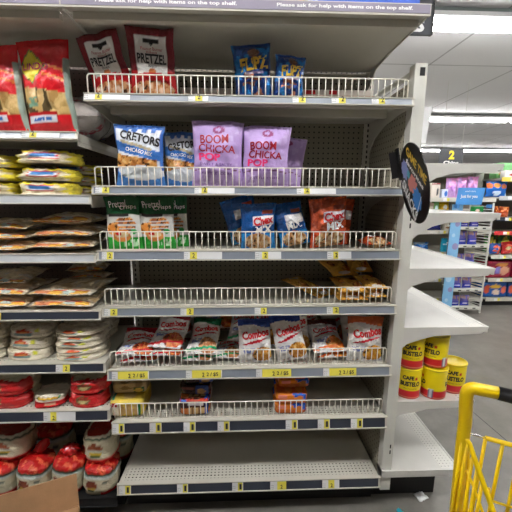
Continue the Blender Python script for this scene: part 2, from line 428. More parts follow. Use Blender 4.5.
for nm, bx in (('wall_back', (X0r, X1r, Y1r, Y1r+.1, 0, CEIL)), ('wall_front', (X0r, X1r, Y0r-.1, Y0r, 0, CEIL)),
               ('wall_left', (X0r-.1, X0r, Y0r, Y1r, 0, CEIL)), ('wall_right', (X1r, X1r+.1, Y0r, Y1r, 0, CEIL))):
    mb = MB(); mb.box(*bx); tag(mb.build(nm, M['wall']), kind='structure')
tube_m, nt, b = newmat('lit_tube'); b.inputs['Emission Color'].default_value = (1, .985, .96, 1); b.inputs['Emission Strength'].default_value = TUBE_POWER
M['housing'] = mat('fixture_housing', rgb(225, 225, 225), .4)
names = {0.2: 'over the snack aisle', 3.62: '', 7.6: '', 12.3: ''}
for ly in LIGHT_Y:
    x0, x1 = -6.5, 15.0
    t = empty('strip_light', (0, ly, CEIL)); tag(t, 'long white fluorescent strip light on the ceiling, ' + names[ly], 'ceiling light', 'ceiling strip lights')
    if ly > 3: t['label'] = {3.62: 'brightest, nearest of the white fluorescent strips on the ceiling', 7.6: 'middle fluorescent strip on the ceiling, above the aisle 2 sign', 12.3: 'farthest fluorescent strip on the ceiling, behind the aisle 2 sign'}[ly]
    mb = MB(); mb.box(x0, x1, -.13, .13, -.075, -.035); x = x0+.3
    while x < x1: mb.box(x-.02, x+.02, -.02, .02, -.035, -.001); x += 2.44
    mb.box(x0, x1, -.012, .012, -.10, -.075)
    mb.build('housing', M['housing'], t)
    for dy in (-.08, .08):
        mb = MB()
        x = x0
        while x < x1-.1:
            mb.tube([(x+.03, dy, -.10), (min(x+2.4, x1)-.03, dy, -.10)], .019, 8); x += 2.44
        mb.build('lamp_tube', tube_m, t, smooth=True)
# dropped beam in front of the near strip
mb = MB(); mb.box(X0r, X1r, 3.50, 3.56, CEIL-.03, CEIL-.001); tag(mb.build('trim_2', mat('ceiling_rail', rgb(120, 130, 128), .5)), kind='structure')

# ================================================================== GONDOLAS
FY, BY = 1.397, 1.857          # shelf front, back panel
BX0, BX1 = -.570, .652
def slots_column(x, z0, z1, parent, ymid=BY):
    mb = MB(); mb.box(x-.016, x+.016, ymid-.018, ymid+.03, z0, z1, 0)
    z = z0+.04
    while z < z1-.02:
        mb.box(x-.0035, x+.0035, ymid-.0188, ymid-.018, z, z+.014, 1); z += .0254
    return mb.build('upright', [M['shelf'], M['black']], parent)
def shelf(parent, x0, x1, ztop, rail, tags, fence=True, lip=.042, fy=FY, brace=True, left_end=True, depth=None, perf=.075, body='shelf', plate=False):
    by = BY-.005 if depth is None else fy+depth
    e = .004
    mb = MB(); dz = ztop-.004
    mb.box(x0, x1, fy+.012, fy+.03, dz-.03, dz, 0)                       # front return
    mb.box(x0, x1, fy+.03, fy+.03+perf, dz-.0012, dz, 1)                 # perforated strip
    mb.box(x0, x1, fy+.03+perf, by, dz-.0012, dz, 0)
    if brace:
        mb.box(x0+.03, x1-.03, fy+.17, fy+.20, dz-.032, dz-.0012, 0)
    for xb in (x0+.004, x1-.004):                                        # side brackets
        poly = [(fy+.02, dz-.002), (fy+.02, dz-.03), (fy+.12, dz-.034), (fy+.25, dz-.05), (by-.09, dz-.085), (by, dz-.16), (by, dz-.002)]
        if plate: mb.box(xb-.0015, xb+.0015, fy+.014, by, dz-.046, dz-.001, 0)
        elif by-fy > .3: mb.prism(poly, xb-.0015, xb+.0015, 'X', 0)
    mb.box(x0, x0+.003, fy+.014, by, dz-.03, dz, 0); mb.box(x1-.003, x1, fy+.014, by, dz-.03, dz, 0)
    s = mb.build('shelf', [M[body], M['perf'] if body == 'shelf' else M[body]], parent)
    # price channel: white moulding with coloured insert, slightly tilted
    mb = MB(); zt, zb = ztop, ztop-lip
    mb.prism([(fy+.012, zb), (fy+.012, zt), (fy+.004, zt), (fy-.004, zb)], x0-.004, x1+.004, 'X', 0)
    mb.prism([(fy+.0045, zt), (fy-.001, zt+.0), (fy-.001, zt-.004), (fy+.0035, zt-.004)], x0-.004, x1+.004, 'X', 0)
    mb.prism([(fy-.0035, zb+.005), (fy-.008, zb+.004), (fy-.008, zb), (fy-.003, zb)], x0-.004, x1+.004, 'X', 0)
    mb.prism([(fy+.0036, zt-.005), (fy+.0026, zt-.005), (fy-.0045, zb+.005), (fy-.0035, zb+.005)], x0+.004, x1-.006, 'X', 1)
    mb.build('price_channel', [M[body], rail], s)
    for t in tags:
        px0, px1 = t[0], t[1]; yl = t[2] if len(t) > 2 else None; style = t[3] if len(t) > 3 else 'n'
        xa, xb = Xat(px0, fy, ztop-.02), Xat(px1, fy, ztop-.02)
        mb = MB()
        def strip(a, b, mi, k):
            o1 = .0022+k*.0006
            pts = [(a, fy+.0026-o1, zt-.006), (b, fy+.0026-o1, zt-.006), (b, fy-.0045-o1, zb+.006), (a, fy-.0045-o1, zb+.006)]
            mb.add(pts, [(0, 3, 2, 1)], mi)
        strip(xa, xb, 0, 0)
        if yl:
            ya, yb = Xat(yl[0], fy, ztop-.02), Xat(yl[1], fy, ztop-.02); strip(ya, yb, 1, 1)
            flat_text(mb, '2', (ya+(yb-ya)*.35, fy-.0082, zb+.012), (1, 0, 0), (0, .18, 1), min(.010, (yb-ya)*.5), .018, 2)
            if yb-ya > .06: flat_text(mb, '2 / $5', (ya+(yb-ya)*.5, fy-.0082, zb+.012), (1, 0, 0), (0, .18, 1), (yb-ya)*.4, .018, 2)
        if style == 'q':   # small shelf ticket with a dark number
            w_ = xb-xa; strip(xa+w_*.52, xb-w_*.06, 1, 1)
            flat_text(mb, '1', (xa+w_*.66, fy-.0080, zb+.014), (1, 0, 0), (0, .16, 1), .010, .026, 2)
        z_ = zb+.010
        for q in range(3):   # fine print
            flat_text(mb, 'net wt oz', (xa+.002, fy-.0082+.0013*q, z_+.008*q), (1, 0, 0), (0, .16, 1), min(.014, (xb-xa)*.4), .003, 2, bold=0)
        mb.build('price_tag', [M['paper'], M['yellow_tag'], M['ink']], s)
    if fence:
        mb = MB(); yf = fy+.030; z0, z1 = dz+.004, dz+.076; r = .0021; xa, xb = x0+.002, x1-.012
        pts = []
        for (cx, cz, a0) in ((xa+.012, z1-.012, 180), (xb-.012, z1-.012, 90)):
            for k in range(5):
                a = R(a0-k*22.5); pts.append((cx+.012*math.cos(a), yf, cz+.012*math.sin(a)))
        mb.tube([(xa, yf, z0)] + pts + [(xb, yf, z0)], .0026, 6)
        mb.tube([(xa, yf, z0), (xb, yf, z0)], .0026, 6); 
        x = xa+.0254
        while x < xb-.01:
            mb.tube([(x, yf, z0-.003), (x, yf, z1)], r, 5); x += .0254
        mb.build('wire_fence', M['wire'], s, smooth=True)
    return s
def back_panel(x0, x1, parent, m='peg'):
    mb = MB(); mb.box(x0, x1, BY, BY+.006, .12, 2.18); return mb.build('pegboard_panel', M[m], parent)
def base(x0, x1, parent, ztop):
    mb = MB(); mb.box(x0, x1, FY+.10, BY+.05, 0, ztop-.05); return mb.build('kick_plate', M['kick'], parent)

DK = {1: 1.864, 2: 1.533, 3: 1.282, 4: 1.046, 5: .768, 6: .520, 7: .203}
LK = {1: 1.729, 2: 1.499, 3: 1.270, 4: 1.033, 5: .803, 6: .583, 7: .135}
g = empty('gondola_shelving', (0, 0, 0)); tag(g, 'tall beige metal shelving bay with wire fences, mostly empty snack shelves', 'shelving')
back_panel(BX0, BX1, g); base(BX0, BX1, g, DK[7]-.0)
slots_column(BX1-.014, .1, 2.2, g); slots_column(BX0+.007, .1, 2.2, g)
shelf(g, BX0, BX1, DK[1], M['rail_grey'], [(83, 129, (94, 101)), (187, 207, (194, 201)), (291, 304, (297, 304)), (330, 344, (337, 344)), (370, 383, (377, 383))], lip=0.031)
shelf(g, BX0, BX1, DK[2], M['rail_grey'], [(95, 109, (102, 109)), (194, 234, (201, 207)), (296, 335, (303, 309))], lip=0.033)
shelf(g, BX0, BX1, DK[3], M['rail_grey'], [(102, 114, (107, 113)), (184, 222, (190, 197)), (255, 281, (262, 268)), (327, 351, (333, 338))], lip=0.04)
shelf(g, BX0, BX1, DK[4], M['rail_grey'], [(105, 118, (111, 118)), (181, 194, (187, 194)), (255, 267, (261, 267)), (327, 339, (333, 339))], lip=0.038)
shelf(g, BX0, BX1, DK[5], M['rail_grey'], [(113, 150, (119, 149)), (187, 223, (193, 222)), (257, 292, (263, 292)), (324, 357, (330, 357))], lip=0.044)
shelf(g, BX0, BX1, DK[6], M['rail_dark'], [(a, a+12, None, 'q') for a in (114, 151, 185, 219, 287, 319, 352)], lip=0.053)
shelf(g, BX0, BX1-.008, DK[7], M['rail_dark'], [(121, 133, None, 'q'), (179, 190, None, 'q'), (234, 245, None, 'q'), (272, 288, (279, 288)), (324, 341, (330, 336))], fence=False, brace=False, lip=0.05)

# deep top shelf with printed header strip
def top_shelf(parent, x0, x1, text_at):
    fy, z = 1.29, 2.093
    mb = MB()
    mb.box(x0, x1, fy+.01, fy+.028, z, z+.03, 0); mb.box(x0, x1, fy+.028, fy+.04, z+.001, z+.003, 0)
    mb.box(x0, x1, fy+.04, fy+.085, z+.001, z+.003, 1)
    mb.box(x0, x1, fy+.085, BY-.07, z+.001, z+.003, 0); mb.box(x0, x1, BY-.07, BY-.012, z+.001, z+.003, 1)
    mb.box(x0+.02, x1-.02, fy+.035, fy+.06, z-.022, z+.001, 0)
    for xb in (x0+.004, x1-.004):
        mb.prism([(fy+.02, z+.02), (fy+.02, z-.004), (fy+.30, z-.004), (BY-.10, z-.014), (BY-.001, z-.09), (BY, z+.02)], xb-.002, xb+.002, 'X', 0)
    s = mb.build('top_shelf', [M['shelf'], M['perf']], parent)
    mb = MB(); mb.box(x0-.003, x1+.003, fy, fy+.01, z-.002, z+.034, 0)
    mb.box(x0, x1, fy-.0015, fy, z+.004, z+.031, 1)
    for xa, wd in text_at:
        flat_text(mb, 'Please ask for help with items on the top shelf.', (xa, fy-.0025, z+.010), (1, 0, 0), (0, 0, 1), wd, .014, 2, bold=.03)
    mb.build('header_strip', [M['shelf'], mat('header_print', rgb(140, 134, 152), .4, var=.25, scale=3), M['white']], s)
    return s
top_shelf(g, BX0-.007, BX1-.019, [(-.468, .455), (.118, .455)])

# left bay
gl = empty('gondola_shelving', (0, 0, 0)); tag(gl, 'shelving bay at the left edge filled with tortilla packs, no wire fences', 'shelving')
LX0, LX1 = BX0-1.22, BX0-.012
back_panel(LX0, LX1-.012, gl, 'pegdark'); base(LX0, LX1, gl, LK[7]); slots_column(LX0, .1, 2.2, gl)
shelf(gl, LX0, LX1-.03, LK[1], M['rail_grey'], [(21, 59, (29, 36))], fence=False, brace=False, lip=0.03, plate=True)
shelf(gl, LX0, LX1, LK[2], M['rail_white'], [], fence=False, brace=False, lip=.036, plate=True)
shelf(gl, LX0, LX1, LK[3], M['rail_white'], [], fence=False, brace=False, lip=.036, plate=True)
shelf(gl, LX0, LX1, LK[4], M['rail_dark'], [(-12, 2, (-5, 2))], fence=False, brace=False, lip=0.038, plate=True)
shelf(gl, LX0, LX1, LK[5], M['rail_dark'], [(57, 71, (64, 71))], fence=False, brace=False, lip=0.041, plate=True)
shelf(gl, LX0, LX1, LK[6], M['rail_dark'], [(45, 77, (52, 58))], fence=False, brace=False, lip=.05, plate=True)
shelf(gl, LX0, LX1, LK[7], M['kick'], [], fence=False, brace=False, body='kick', plate=True)
top_shelf(gl, LX0, LX1, [])

# end gondola on the right: post, side pegboard and shelves that face the cross aisle
ge = empty('end_gondola', (0, 0, 0)); tag(ge, 'white end-of-aisle shelving with empty sloping-sided shelves facing right', 'shelving')
PX0, PX1, PYF, PYB = .6565, .704, 1.412, 2.34
def post(y0, y1):
    mb = MB(); mb.box(PX0, PX1, y0, y1, .12, 1.99, 0)
    s = 1 if y0 < 2 else 0
    for z in [.27+.0254*2*k for k in range(0)]: pass
    for z in (1.40, 1.37, .345, .315):
        mb.box(PX0+.030, PX0+.036, y0-.0008, y0, z, z+.02, 1)
    mb.box(PX0+.018, PX0+.038, y0-.001, y0, 1.945, 1.975, 1)
    return mb.build('post', [M['post'], M['black']], ge, bevel=.003)
post(PYF, PYF+.05); post(PYB-.05, PYB)
mb = MB(); mb.box(BX1+.003, BX1+.009, PYF+.05, PYB-.05, .12, 1.93); mb.build('side_pegboard', M['pegside'], ge)
mb = MB(); mb.box(PX1-.012, PX1-.004, PYF+.05, PYB-.05, .12, 1.93); mb.build('end_panel', M['post'], ge)
mb = MB(); mb.tube([(PX0+.02, PYF+.04, 1.97), (PX0+.02, PYF+.30, 1.985), (PX0+.02, BY-.05, 1.99), (PX0+.02, PYB-.04, 1.97)], .012, 8)
mb.tube([(PX0-.0+.012, PYF+.05, 1.90), (PX0+.012, PYF+.25, 1.93), (PX0+.012, BY, 1.94)], .008, 8); mb.build('top_rail', M['post'], ge, smooth=True)
mb = MB(); mb.box(PX0, PX1+.28, PYF+.10, PYB-.03, 0, .14); mb.build('kick_plate', M['kick'], ge)
for i, (z, xr, drop) in enumerate(((1.628, 1.055, .10), (1.432, 1.070, .10), (1.200, 1.078, .085), (.938, 1.084, .085), (.582, 1.066, .075))):
    mb = MB(); xl = PX1; zt = z
    for ya in (PYF+.004, PYB-.008):   # bracket plates
        mb.prism([(xl-.01, zt), (xl-.01, zt-drop-.02), (xl+.02, zt-drop*.9), (xl+.08, zt-.056), (xl+.14, zt-.040), (xr-.03, zt-.032), (xr, zt-.008), (xr, zt)], ya, ya+.004, 'Y', 0)
    mb.box(xl, xr-.075, PYF+.006, PYB-.006, zt-.003, zt-.0018, 0)
    mb.box(xr-.075, xr-.010, PYF+.006, PYB-.006, zt-.003, zt-.0018, 1)
    mb.box(xr-.012, xr+.001, PYF+.0085, PYB-.0085, zt-.028, zt, 0)
    mb.box(xl, xr-.013, PYF+.0085, PYF+.014, zt-.018, zt-.0005, 0); mb.box(xl, xr-.013, PYB-.014, PYB-.0085, zt-.018, zt-.0005, 0)
    mb.build('end_shelf', [M['shelf_dirty'], M['perfw']], ge)
mb = MB(); zt = .232; xr = 1.035
mb.box(PX0, xr, PYF-.012, PYF-.002, zt-.035, zt, 0); mb.box(PX1, xr-.09, PYF-.002, PYB, zt-.004, zt-.002, 0)
mb.box(xr-.09, xr-.01, PYF-.002, PYB, zt-.004, zt-.002, 1); mb.box(xr-.01, xr, PYF-.002, PYB, zt-.035, zt, 0)
mb.box(PX0, PX1, PYF-.0018, PYB, zt-.035, zt-.003, 0)
mb.build('base_deck', [M['shelf_dirty'], M['perfw']], ge, bevel=.002)

# unseen run behind the photographer, added to keep light out of the shelf interiors
t = empty('gondola_shelving', (0, -1.25, 0)); tag(t, 'unseen dark shelving run behind the photographer, added to block light from the snack bay', 'shelving')
mb = MB(); mb.box(-4, 1.6, -.45, -.42, .1, 2.0); mb.build('back_panel', M['peg'], t)
mb = MB(); mb.box(-4, 1.6, -.42, -.06, 0, .15); mb.build('kick_plate', M['kick'], t)
for z in (.2, .6, 1.0, 1.4, 1.8):
    mb = MB(); mb.box(-4, 1.6, -.42, 0, z-.03, z-.01); mb.box(-4, 1.6, 0, .008, z-.045, z); mb.build('shelf', M['wall_dark'], t)
    mb = MB(); x = -3.95; i = 0
    while x < 1.4:
        h = .22+.08*((i*7) % 4)/4; mb.box(x, x+.17, -.36, -.03, z-.009, z+h, i % 3); x += .19; i += 1
    mb.build('stock', [mat('stock_brown', rgb(110, 70, 50), .5), mat('stock_olive', rgb(90, 96, 70), .5), mat('stock_grey', rgb(80, 84, 96), .5)], t)['kind'] = 'stuff'
# ================================================================== THINGS ON THE SHELVES
def thing(b, label, cat, group=None):
    o = b.o if isinstance(b, Bag) else b
    return tag(o, label, cat, group)

# ---- prints
def pretzel_print(u, v):
    c = fill(u, (120, 24, 34)); c = put(c, v < .42, (188, 28, 34))  # maroon upper part: shade of the shelf above painted into the print
    c = put(c, rect(u, v, .17, .84, .33, .90), (228, 226, 224))
    c = put(c, (v < .40) & (v > .31) & (((u-.5)/.42)**2 + ((v-.30)/.10)**2 < 1), (188, 28, 34))
    c = put(c, rect(u, v, .34, .68, .80, .86) | ell(u, v, .51, .80, .06, .035), (24, 22, 24))
    c = blobs(c, ell(u, v, .5, .13, .46, .15), u, v, [(176, 104, 62), (206, 150, 104), (222, 186, 160)], 13)
    c = put(c, ell(u, v, .50, .42, .09, .035), (206, 120, 70)); return put(c, v > .97, (96, 16, 24))
def flips_print(u, v):
    c = fill(u, (12, 62, 140)); n = vn(u*8, v*9, 4)
    c = put(c, n > .62, (30, 128, 205)); c = put(c, n < .2, (8, 30, 78))
    c = put(c, ell(u, v, .55, .84, .16, .08), (110, 66, 40))
    c = put(c, rect(u, v, .25, .9, .34, .50) & (vn(u*5, v*9, 8) > .35), (150, 82, 52))
    c = put(c, rect(u, v, .3, .8, .46, .50), (235, 232, 228))
    return blobs(c, rect(u, v, .2, .85, .04, .32) & (vn(u*6, v*6, 12) > .5), u, v, [(150, 90, 60), (206, 130, 90), (40, 140, 220)], 10)
def mix_print(u, v):
    c = fill(u, (216, 222, 232)); c = put(c, (v > .93) | (u > .93) | (u < .05), (58, 108, 190))
    for k, q in enumerate((.2, .38, .56, .74)): c = put(c, ell(u, v, q+.05, .92, .06, .05), (70, 116, 196))
    c = put(c, (v > .50-.18*(u-.5)) & (v < .66-.18*(u-.5)), (62, 122, 205))
    c = put(c, (v > .64-.22*(u-.5)) & (v < .69-.22*(u-.5)) & (u > .15) & (u < .8), (170, 160, 130))
    c = blobs(c, (v < .53-.1*u) & (v > .29) & (u < .9), u, v, [(190, 120, 60), (224, 160, 88), (236, 190, 120)], 12)
    c = put(c, (v < .25), (74, 138, 218)); return put(c, ell(u, v, .55, .23, .48, .12), (212, 218, 224))
def boom_print(u, v):
    c = fill(u, (184, 156, 214)); c = put(c, vn(u*9, v*12, 3) > .8, (196, 172, 222))
    c = put(c, ell(u, v, .52, .87, .12, .055), (150, 60, 120)); c = put(c, ell(u, v, .52, .875, .05, .03), (184, 156, 214))
    c = put(c, np.abs(v-.30+.25*(u-.5)**2) < .006, (120, 60, 90)); return put(c, rect(u, v, .05, .3, .05, .2) & (vn(u*20, v*20, 2) > .6), (214, 196, 236))
def crisps_print(u, v):
    c = fill(u, (206, 206, 202)); c = put(c, v > .67, (18, 84, 44)); c = put(c, rect(u, v, .06, .7, .63, .675), (52, 50, 46))
    c = put(c, v < .24, (52, 176, 62)); c = put(c, rect(u, v, .5, .92, .06, .2) & (vn(u*24, v*18, 4) > .5), (190, 232, 190))
    c = blobs(c, ell(u, v, .55, .48, .33, .14) & (np.sin(v*90) > -.4), u, v, [(206, 120, 52), (232, 160, 84), (150, 84, 46)], 12)
    c = blobs(c, ell(u, v, .2, .4, .2, .12), u, v, [(226, 142, 60), (236, 168, 92)], 9)
    c = put(c, ell(u, v, .45, .26, .26, .10), (222, 140, 74)); c = put(c, ell(u, v, .45, .29, .19, .055), (226, 206, 160))
    c = put(c, ell(u, v, .36, .31, .09, .04), (200, 40, 34)); return put(c, ell(u, v, .8, .35, .1, .045), (50, 160, 80))
def chex_print(base, light):
    def f(u, v):
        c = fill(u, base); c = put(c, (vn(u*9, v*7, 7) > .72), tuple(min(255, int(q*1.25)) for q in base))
        c = put(c, v < .36, light); c = put(c, rect(u, v, .34, .94, .40, .74), tuple(int(q*.9) for q in base))  # lower part painted brighter, as lit below the shelf's shadow
        c = put(c, rect(u, v, .62, .92, .78, .86), (150, 62, 40)); c = put(c, rect(u, v, .33, .93, .545, .735), (232, 232, 236))
        return blobs(c, ell(u, v, .5, .17, .40, .20), u, v, [(196, 136, 84), (226, 184, 130), (236, 206, 164)], 12)
    return f
def combos_print(cap, pic, foot=None):
    def f(u, v):
        c = fill(u, (224, 222, 222)); c = put(c, (v > .84+.04*np.sin(u*5)), cap)
        k = .50+.16*(u-.5); c = put(c, (np.abs(v-k) < .028*np.sin(math.pi*np.clip(u, 0, 1))) & (u > .12), (196, 22, 44))
        c = put(c, rect(u, v, .12, .5, .24, .36) & (vn(u*22, v*34, 3) > .42), (120, 132, 190))
        c = blobs(c, ell(u, v, .72, .20, .30, .19), u, v, pic, 9)
        if foot: c = put(c, (v < .10+.10*u) & (v > .04+.10*u), foot)
        return put(c, v < .03, (214, 210, 208))
    return f
def amber_print(u, v):
    c = fill(u, (244, 186, 84)); c = blobs(c, rect(u, v, .12, .88, .15, .8) & (vn(u*4, v*4, 2) > .42), u, v, [(176, 96, 50), (214, 130, 60), (236, 170, 80)], 9)
    c = put(c, ell(u, v, .5, .88, .3, .06), (236, 226, 214)); return put(c, ell(u, v, .5, .10, .24, .05), (232, 224, 214))
def limo_print(u, v):
    c = fill(u, (222, 26, 38))
    for k in (.63, .73): c = put(c, (np.abs(v-k+.16*(u-.5)) < .013) & (u > .5), (226, 120, 50))
    d = np.abs(u-.28)/.27 + np.abs(v-.71)/.165; c = put(c, d < 1.12, (40, 120, 50)); c = put(c, d < 1, (236, 214, 40))
    c = blobs(c, (v < .52-.10*u) & (v > .20), u, v, [(212, 176, 112), (224, 190, 130), (216, 182, 120), (196, 154, 92)], 4)
    c = put(c, rect(u, v, .02, .34, .29, .39) & (vn(u*12, v*20, 3) > .4), (130, 176, 150))
    c = put(c, rect(u, v, .02, .66, .10, .24), (196, 30, 34)); c = put(c, rect(u, v, .05, .63, .12, .21), (224, 228, 236))
    c = put(c, rect(u, v, .16, .54, .145, .18) & (vn(u*26, v*30, 3) > .35), (60, 110, 190))
    return put(c, (u > .90) & (v < .80), (158, 176, 164))
def white_sack_print(u, v):
    c = fill(u, (206, 200, 196)); c = put(c, rect(u, v, .2, .85, .70, .86), (196, 30, 34)); c = put(c, rect(u, v, .23, .82, .72, .84), (70, 130, 200))
    c = put(c, np.abs(v-.52) < .008, (70, 90, 70)); c = put(c, (np.abs(v-.26) < .05) & (vn(u*34, v*30, 2) > .5), (206, 110, 120)); return c

def bag(name, xc, Y, row, wd, ht, th, pr, m, label, cat, group=None, text=None, lean=0, rz=0, roll=0, z=None, free=False, xabs=None, **kw):
    deck = (DK[row] if row in DK else row) - .004 if z is None else z
    b = Bag(name, wd, ht, th, pr, m, **kw)
    b.place(Xat(xc, Y, deck) if xabs is None else xabs, Y, deck, lean, rz, roll)
    main = row is not None
    settle(b.o, 'up' if abs(lean) > 45 else 'back', (-.552, .636) if main and not free else None, fence=main)
    if text: b.text(text)
    return thing(b, label, cat, group)

# ---- row 1
PT = [('PRETZEL', .19, .52, .82, .655, 'ink', .03, 0), ('Peanut Butter', .28, .70, .76, .745, 'crimson', .0, 0), ('filled', .40, .66, .62, .69, 'crimson', 0, 0), ('Bites', .42, .465, .60, .505, 'ink', 0, 0)]
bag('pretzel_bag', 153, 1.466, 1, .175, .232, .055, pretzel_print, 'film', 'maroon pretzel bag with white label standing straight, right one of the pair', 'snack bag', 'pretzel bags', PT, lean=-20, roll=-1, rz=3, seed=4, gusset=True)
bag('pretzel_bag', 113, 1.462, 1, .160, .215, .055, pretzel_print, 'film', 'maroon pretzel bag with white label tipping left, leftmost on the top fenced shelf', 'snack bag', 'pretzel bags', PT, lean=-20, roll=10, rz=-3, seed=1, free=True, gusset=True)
FT = [('FLiPZ', .18, .52, .92, .76, 'gold', .04, 4), ('Milk Chocolate', .32, .455, .8, .505, 'purple', .0, 0)]
bag('pretzel_pouch', 253, 1.475, 1, .150, .190, .05, flips_print, 'foil', 'taller shiny blue foil pouch with yellow lettering on the top fenced shelf', 'snack bag', 'blue foil pouches', FT, lean=-6, roll=5, seed=8, crumple=.012)
bag('pretzel_pouch', 285, 1.50, 1, .120, .155, .045, flips_print, 'foil', 'shorter darker blue foil pouch just right of the taller one', 'snack bag', 'blue foil pouches', FT, lean=-3, roll=-3, rz=6, seed=12, crumple=.012)
def tray(xa, xb, Y0, Y1, z, h, label, stripes, foot):
    x0, x1 = Xat(xa, Y0, z), Xat(xb, Y0, z); t = empty('shipping_tray', ((x0+x1)/2, (Y0+Y1)/2, z)); hw, hd = (x1-x0)/2, (Y1-Y0)/2
    mb = MB(); mb.box(-hw, hw, -hd, -hd+.004, 0, h*.72, 0); mb.box(-hw, hw, hd-.004, hd, 0, h*.72, 0); mb.box(-hw, -hw+.004, -hd+.004, hd-.004, 0, h*.72, 0)
    mb.box(hw-.004, hw, -hd+.004, hd-.004, 0, h*.72, 0); mb.box(-hw+.004, hw-.004, -hd+.004, hd-.004, 0, .004, 0)
    for k in range(3): mb.box(-hw+.02+k*(2*hw-.04)/3, -hw+.015+(k+1)*(2*hw-.04)/3-.01, -hd-.0006, -hd, h*.12, h*.55, 1)
    mb.build('tray', [mat('tray_board', rgb(190, 160, 140), .7), mat('tray_print', rgb(150, 100, 84), .7)], t)
    mb = MB(); mb.box(-hw+.006, hw-.006, -hd+.006, hd-.006, .006, h, 0)
    for a, b_ in stripes: mb.box(-hw+.006+a*2*hw, -hw+.006+b_*(2*hw-.02), -hd+.0052, -hd+.006, h*.78, h*.97, 1)
    mb.build('carton', [mat('carton_board', rgb(226, 216, 208), .6), M['red']], t)
    return tag(t, label, 'box', 'trays at the back of the top fenced shelf')
tray(178, 233, 1.60, 1.74, DK[1]-.0034, .085, 'beige open carton tray between the pretzel bags and the blue foil pouches', [], 0)
tray(300, 372, 1.60, 1.74, DK[1]-.0034, .085, 'beige open carton tray with red marks right of the blue foil pouches', [(0.02, .18), (.36, .5)], 0)

# ---- row 2
bag('snack_mix_bag', 141, 1.47, 2, .195, .232, .065, mix_print, 'film', 'blue and white popcorn mix bag, front one at the left of its shelf', 'snack bag', 'blue popcorn mix bags',
    [('CRETORS', .14, .72, .95, .86, 'ink', .04, -11), ('CHICAGO MIX', .22, .545, .8, .61, 'white', .02, -11)], lean=-3, roll=-2, seed=21)
bag('snack_mix_bag', 183, 1.53, 2, .155, .225, .06, mix_print, 'film', 'blue popcorn mix bag behind, partly hidden by the purple popcorn bag', 'snack bag', 'blue popcorn mix bags',
    [('CRETORS', .12, .68, .92, .82, 'ink', .04, 7), ('CHICAGO MIX', .2, .545, .8, .60, 'white', .02, -8)], lean=2, roll=0, seed=25)
BT = [('BOOM', .16, .66, .72, .79, 'crimson', .02, 2), ('CHICKA', .13, .53, .86, .64, 'crimson', .02, -2), ('POP', .12, .40, .56, .52, 'pink', .04, 0), ('SWEET & SALTY', .14, .33, .8, .37, 'purple', .0, 0), ('KETTLE CORN', .2, .20, .8, .235, 'purple', 0, 0)]
bag('popcorn_bag', 217, 1.472, 2, .205, .252, .075, boom_print, 'matte', 'large lavender popcorn bag with pink lettering, taller of the front two', 'snack bag', 'purple popcorn bags', BT, lean=-4, roll=-2, seed=31)
BT2 = [(a, b_, c-.05, d, e-.05, f, g_, h_) for a, b_, c, d, e, f, g_, h_ in BT]
bag('popcorn_bag', 264, 1.482, 2, .195, .236, .075, boom_print, 'matte', 'lavender popcorn bag with pink lettering right of the taller one', 'snack bag', 'purple popcorn bags', BT2, lean=-3, roll=-1, rz=-4, seed=35)
bag('popcorn_bag', 280, 1.60, 2, .175, .215, .06, boom_print, 'matte', 'lavender popcorn bag hidden behind, only its right edge showing', 'snack bag', 'purple popcorn bags', None, lean=4, roll=-8, seed=38)

# ---- row 3
CT = [('Pretzel', .12, .80, .62, .92, 'white', .0, 4), ('Crisps', .42, .74, .92, .84, 'white', .0, 4)]
for xc, Y, lb, sd, wd in ((123.5, 1.468, 'green and white cracker crisps bag, leftmost in the row', 41, .142), (158.5, 1.47, 'green and white cracker crisps bag, second from the left', 44, .148), (174.5, 1.545, 'green cracker crisps bag standing behind, only a strip at the right showing', 47, .13)):
    bag('crisps_bag', xc, Y, 3, wd, .215, .045, crisps_print, 'film', lb, 'snack bag', 'green crisps bags', CT, lean=-4, seed=sd, gusset=True)
XT = [('Chex', .36, .56, .92, .73, 'red', .05, 6), ('MIX', .42, .38, .90, .54, 'white', .05, 3)]
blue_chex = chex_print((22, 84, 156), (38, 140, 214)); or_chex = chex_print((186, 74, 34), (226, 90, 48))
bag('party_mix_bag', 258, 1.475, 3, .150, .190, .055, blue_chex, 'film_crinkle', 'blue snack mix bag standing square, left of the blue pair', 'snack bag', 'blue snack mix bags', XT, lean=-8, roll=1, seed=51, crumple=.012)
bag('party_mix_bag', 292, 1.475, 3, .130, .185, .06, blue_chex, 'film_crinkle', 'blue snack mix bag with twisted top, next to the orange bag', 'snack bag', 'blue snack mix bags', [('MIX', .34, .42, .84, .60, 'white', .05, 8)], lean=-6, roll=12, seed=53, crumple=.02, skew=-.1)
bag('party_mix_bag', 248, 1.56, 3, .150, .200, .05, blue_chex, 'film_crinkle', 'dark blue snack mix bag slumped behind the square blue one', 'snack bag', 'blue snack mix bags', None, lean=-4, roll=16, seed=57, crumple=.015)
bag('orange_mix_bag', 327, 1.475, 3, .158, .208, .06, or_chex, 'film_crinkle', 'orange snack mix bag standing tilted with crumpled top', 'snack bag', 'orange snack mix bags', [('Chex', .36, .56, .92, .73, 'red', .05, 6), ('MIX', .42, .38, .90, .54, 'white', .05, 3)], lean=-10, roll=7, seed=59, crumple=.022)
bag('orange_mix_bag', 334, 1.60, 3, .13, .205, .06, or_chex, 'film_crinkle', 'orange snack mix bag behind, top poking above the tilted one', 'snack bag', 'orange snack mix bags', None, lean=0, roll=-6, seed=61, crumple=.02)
bag('orange_mix_bag', 374, 1.50, 3, .11, .12, .05, or_chex, 'film_crinkle', 'orange snack mix bag lying flat at the right end behind the fence', 'snack bag', 'orange snack mix bags', None, lean=88, rz=3, seed=63, crumple=.012)

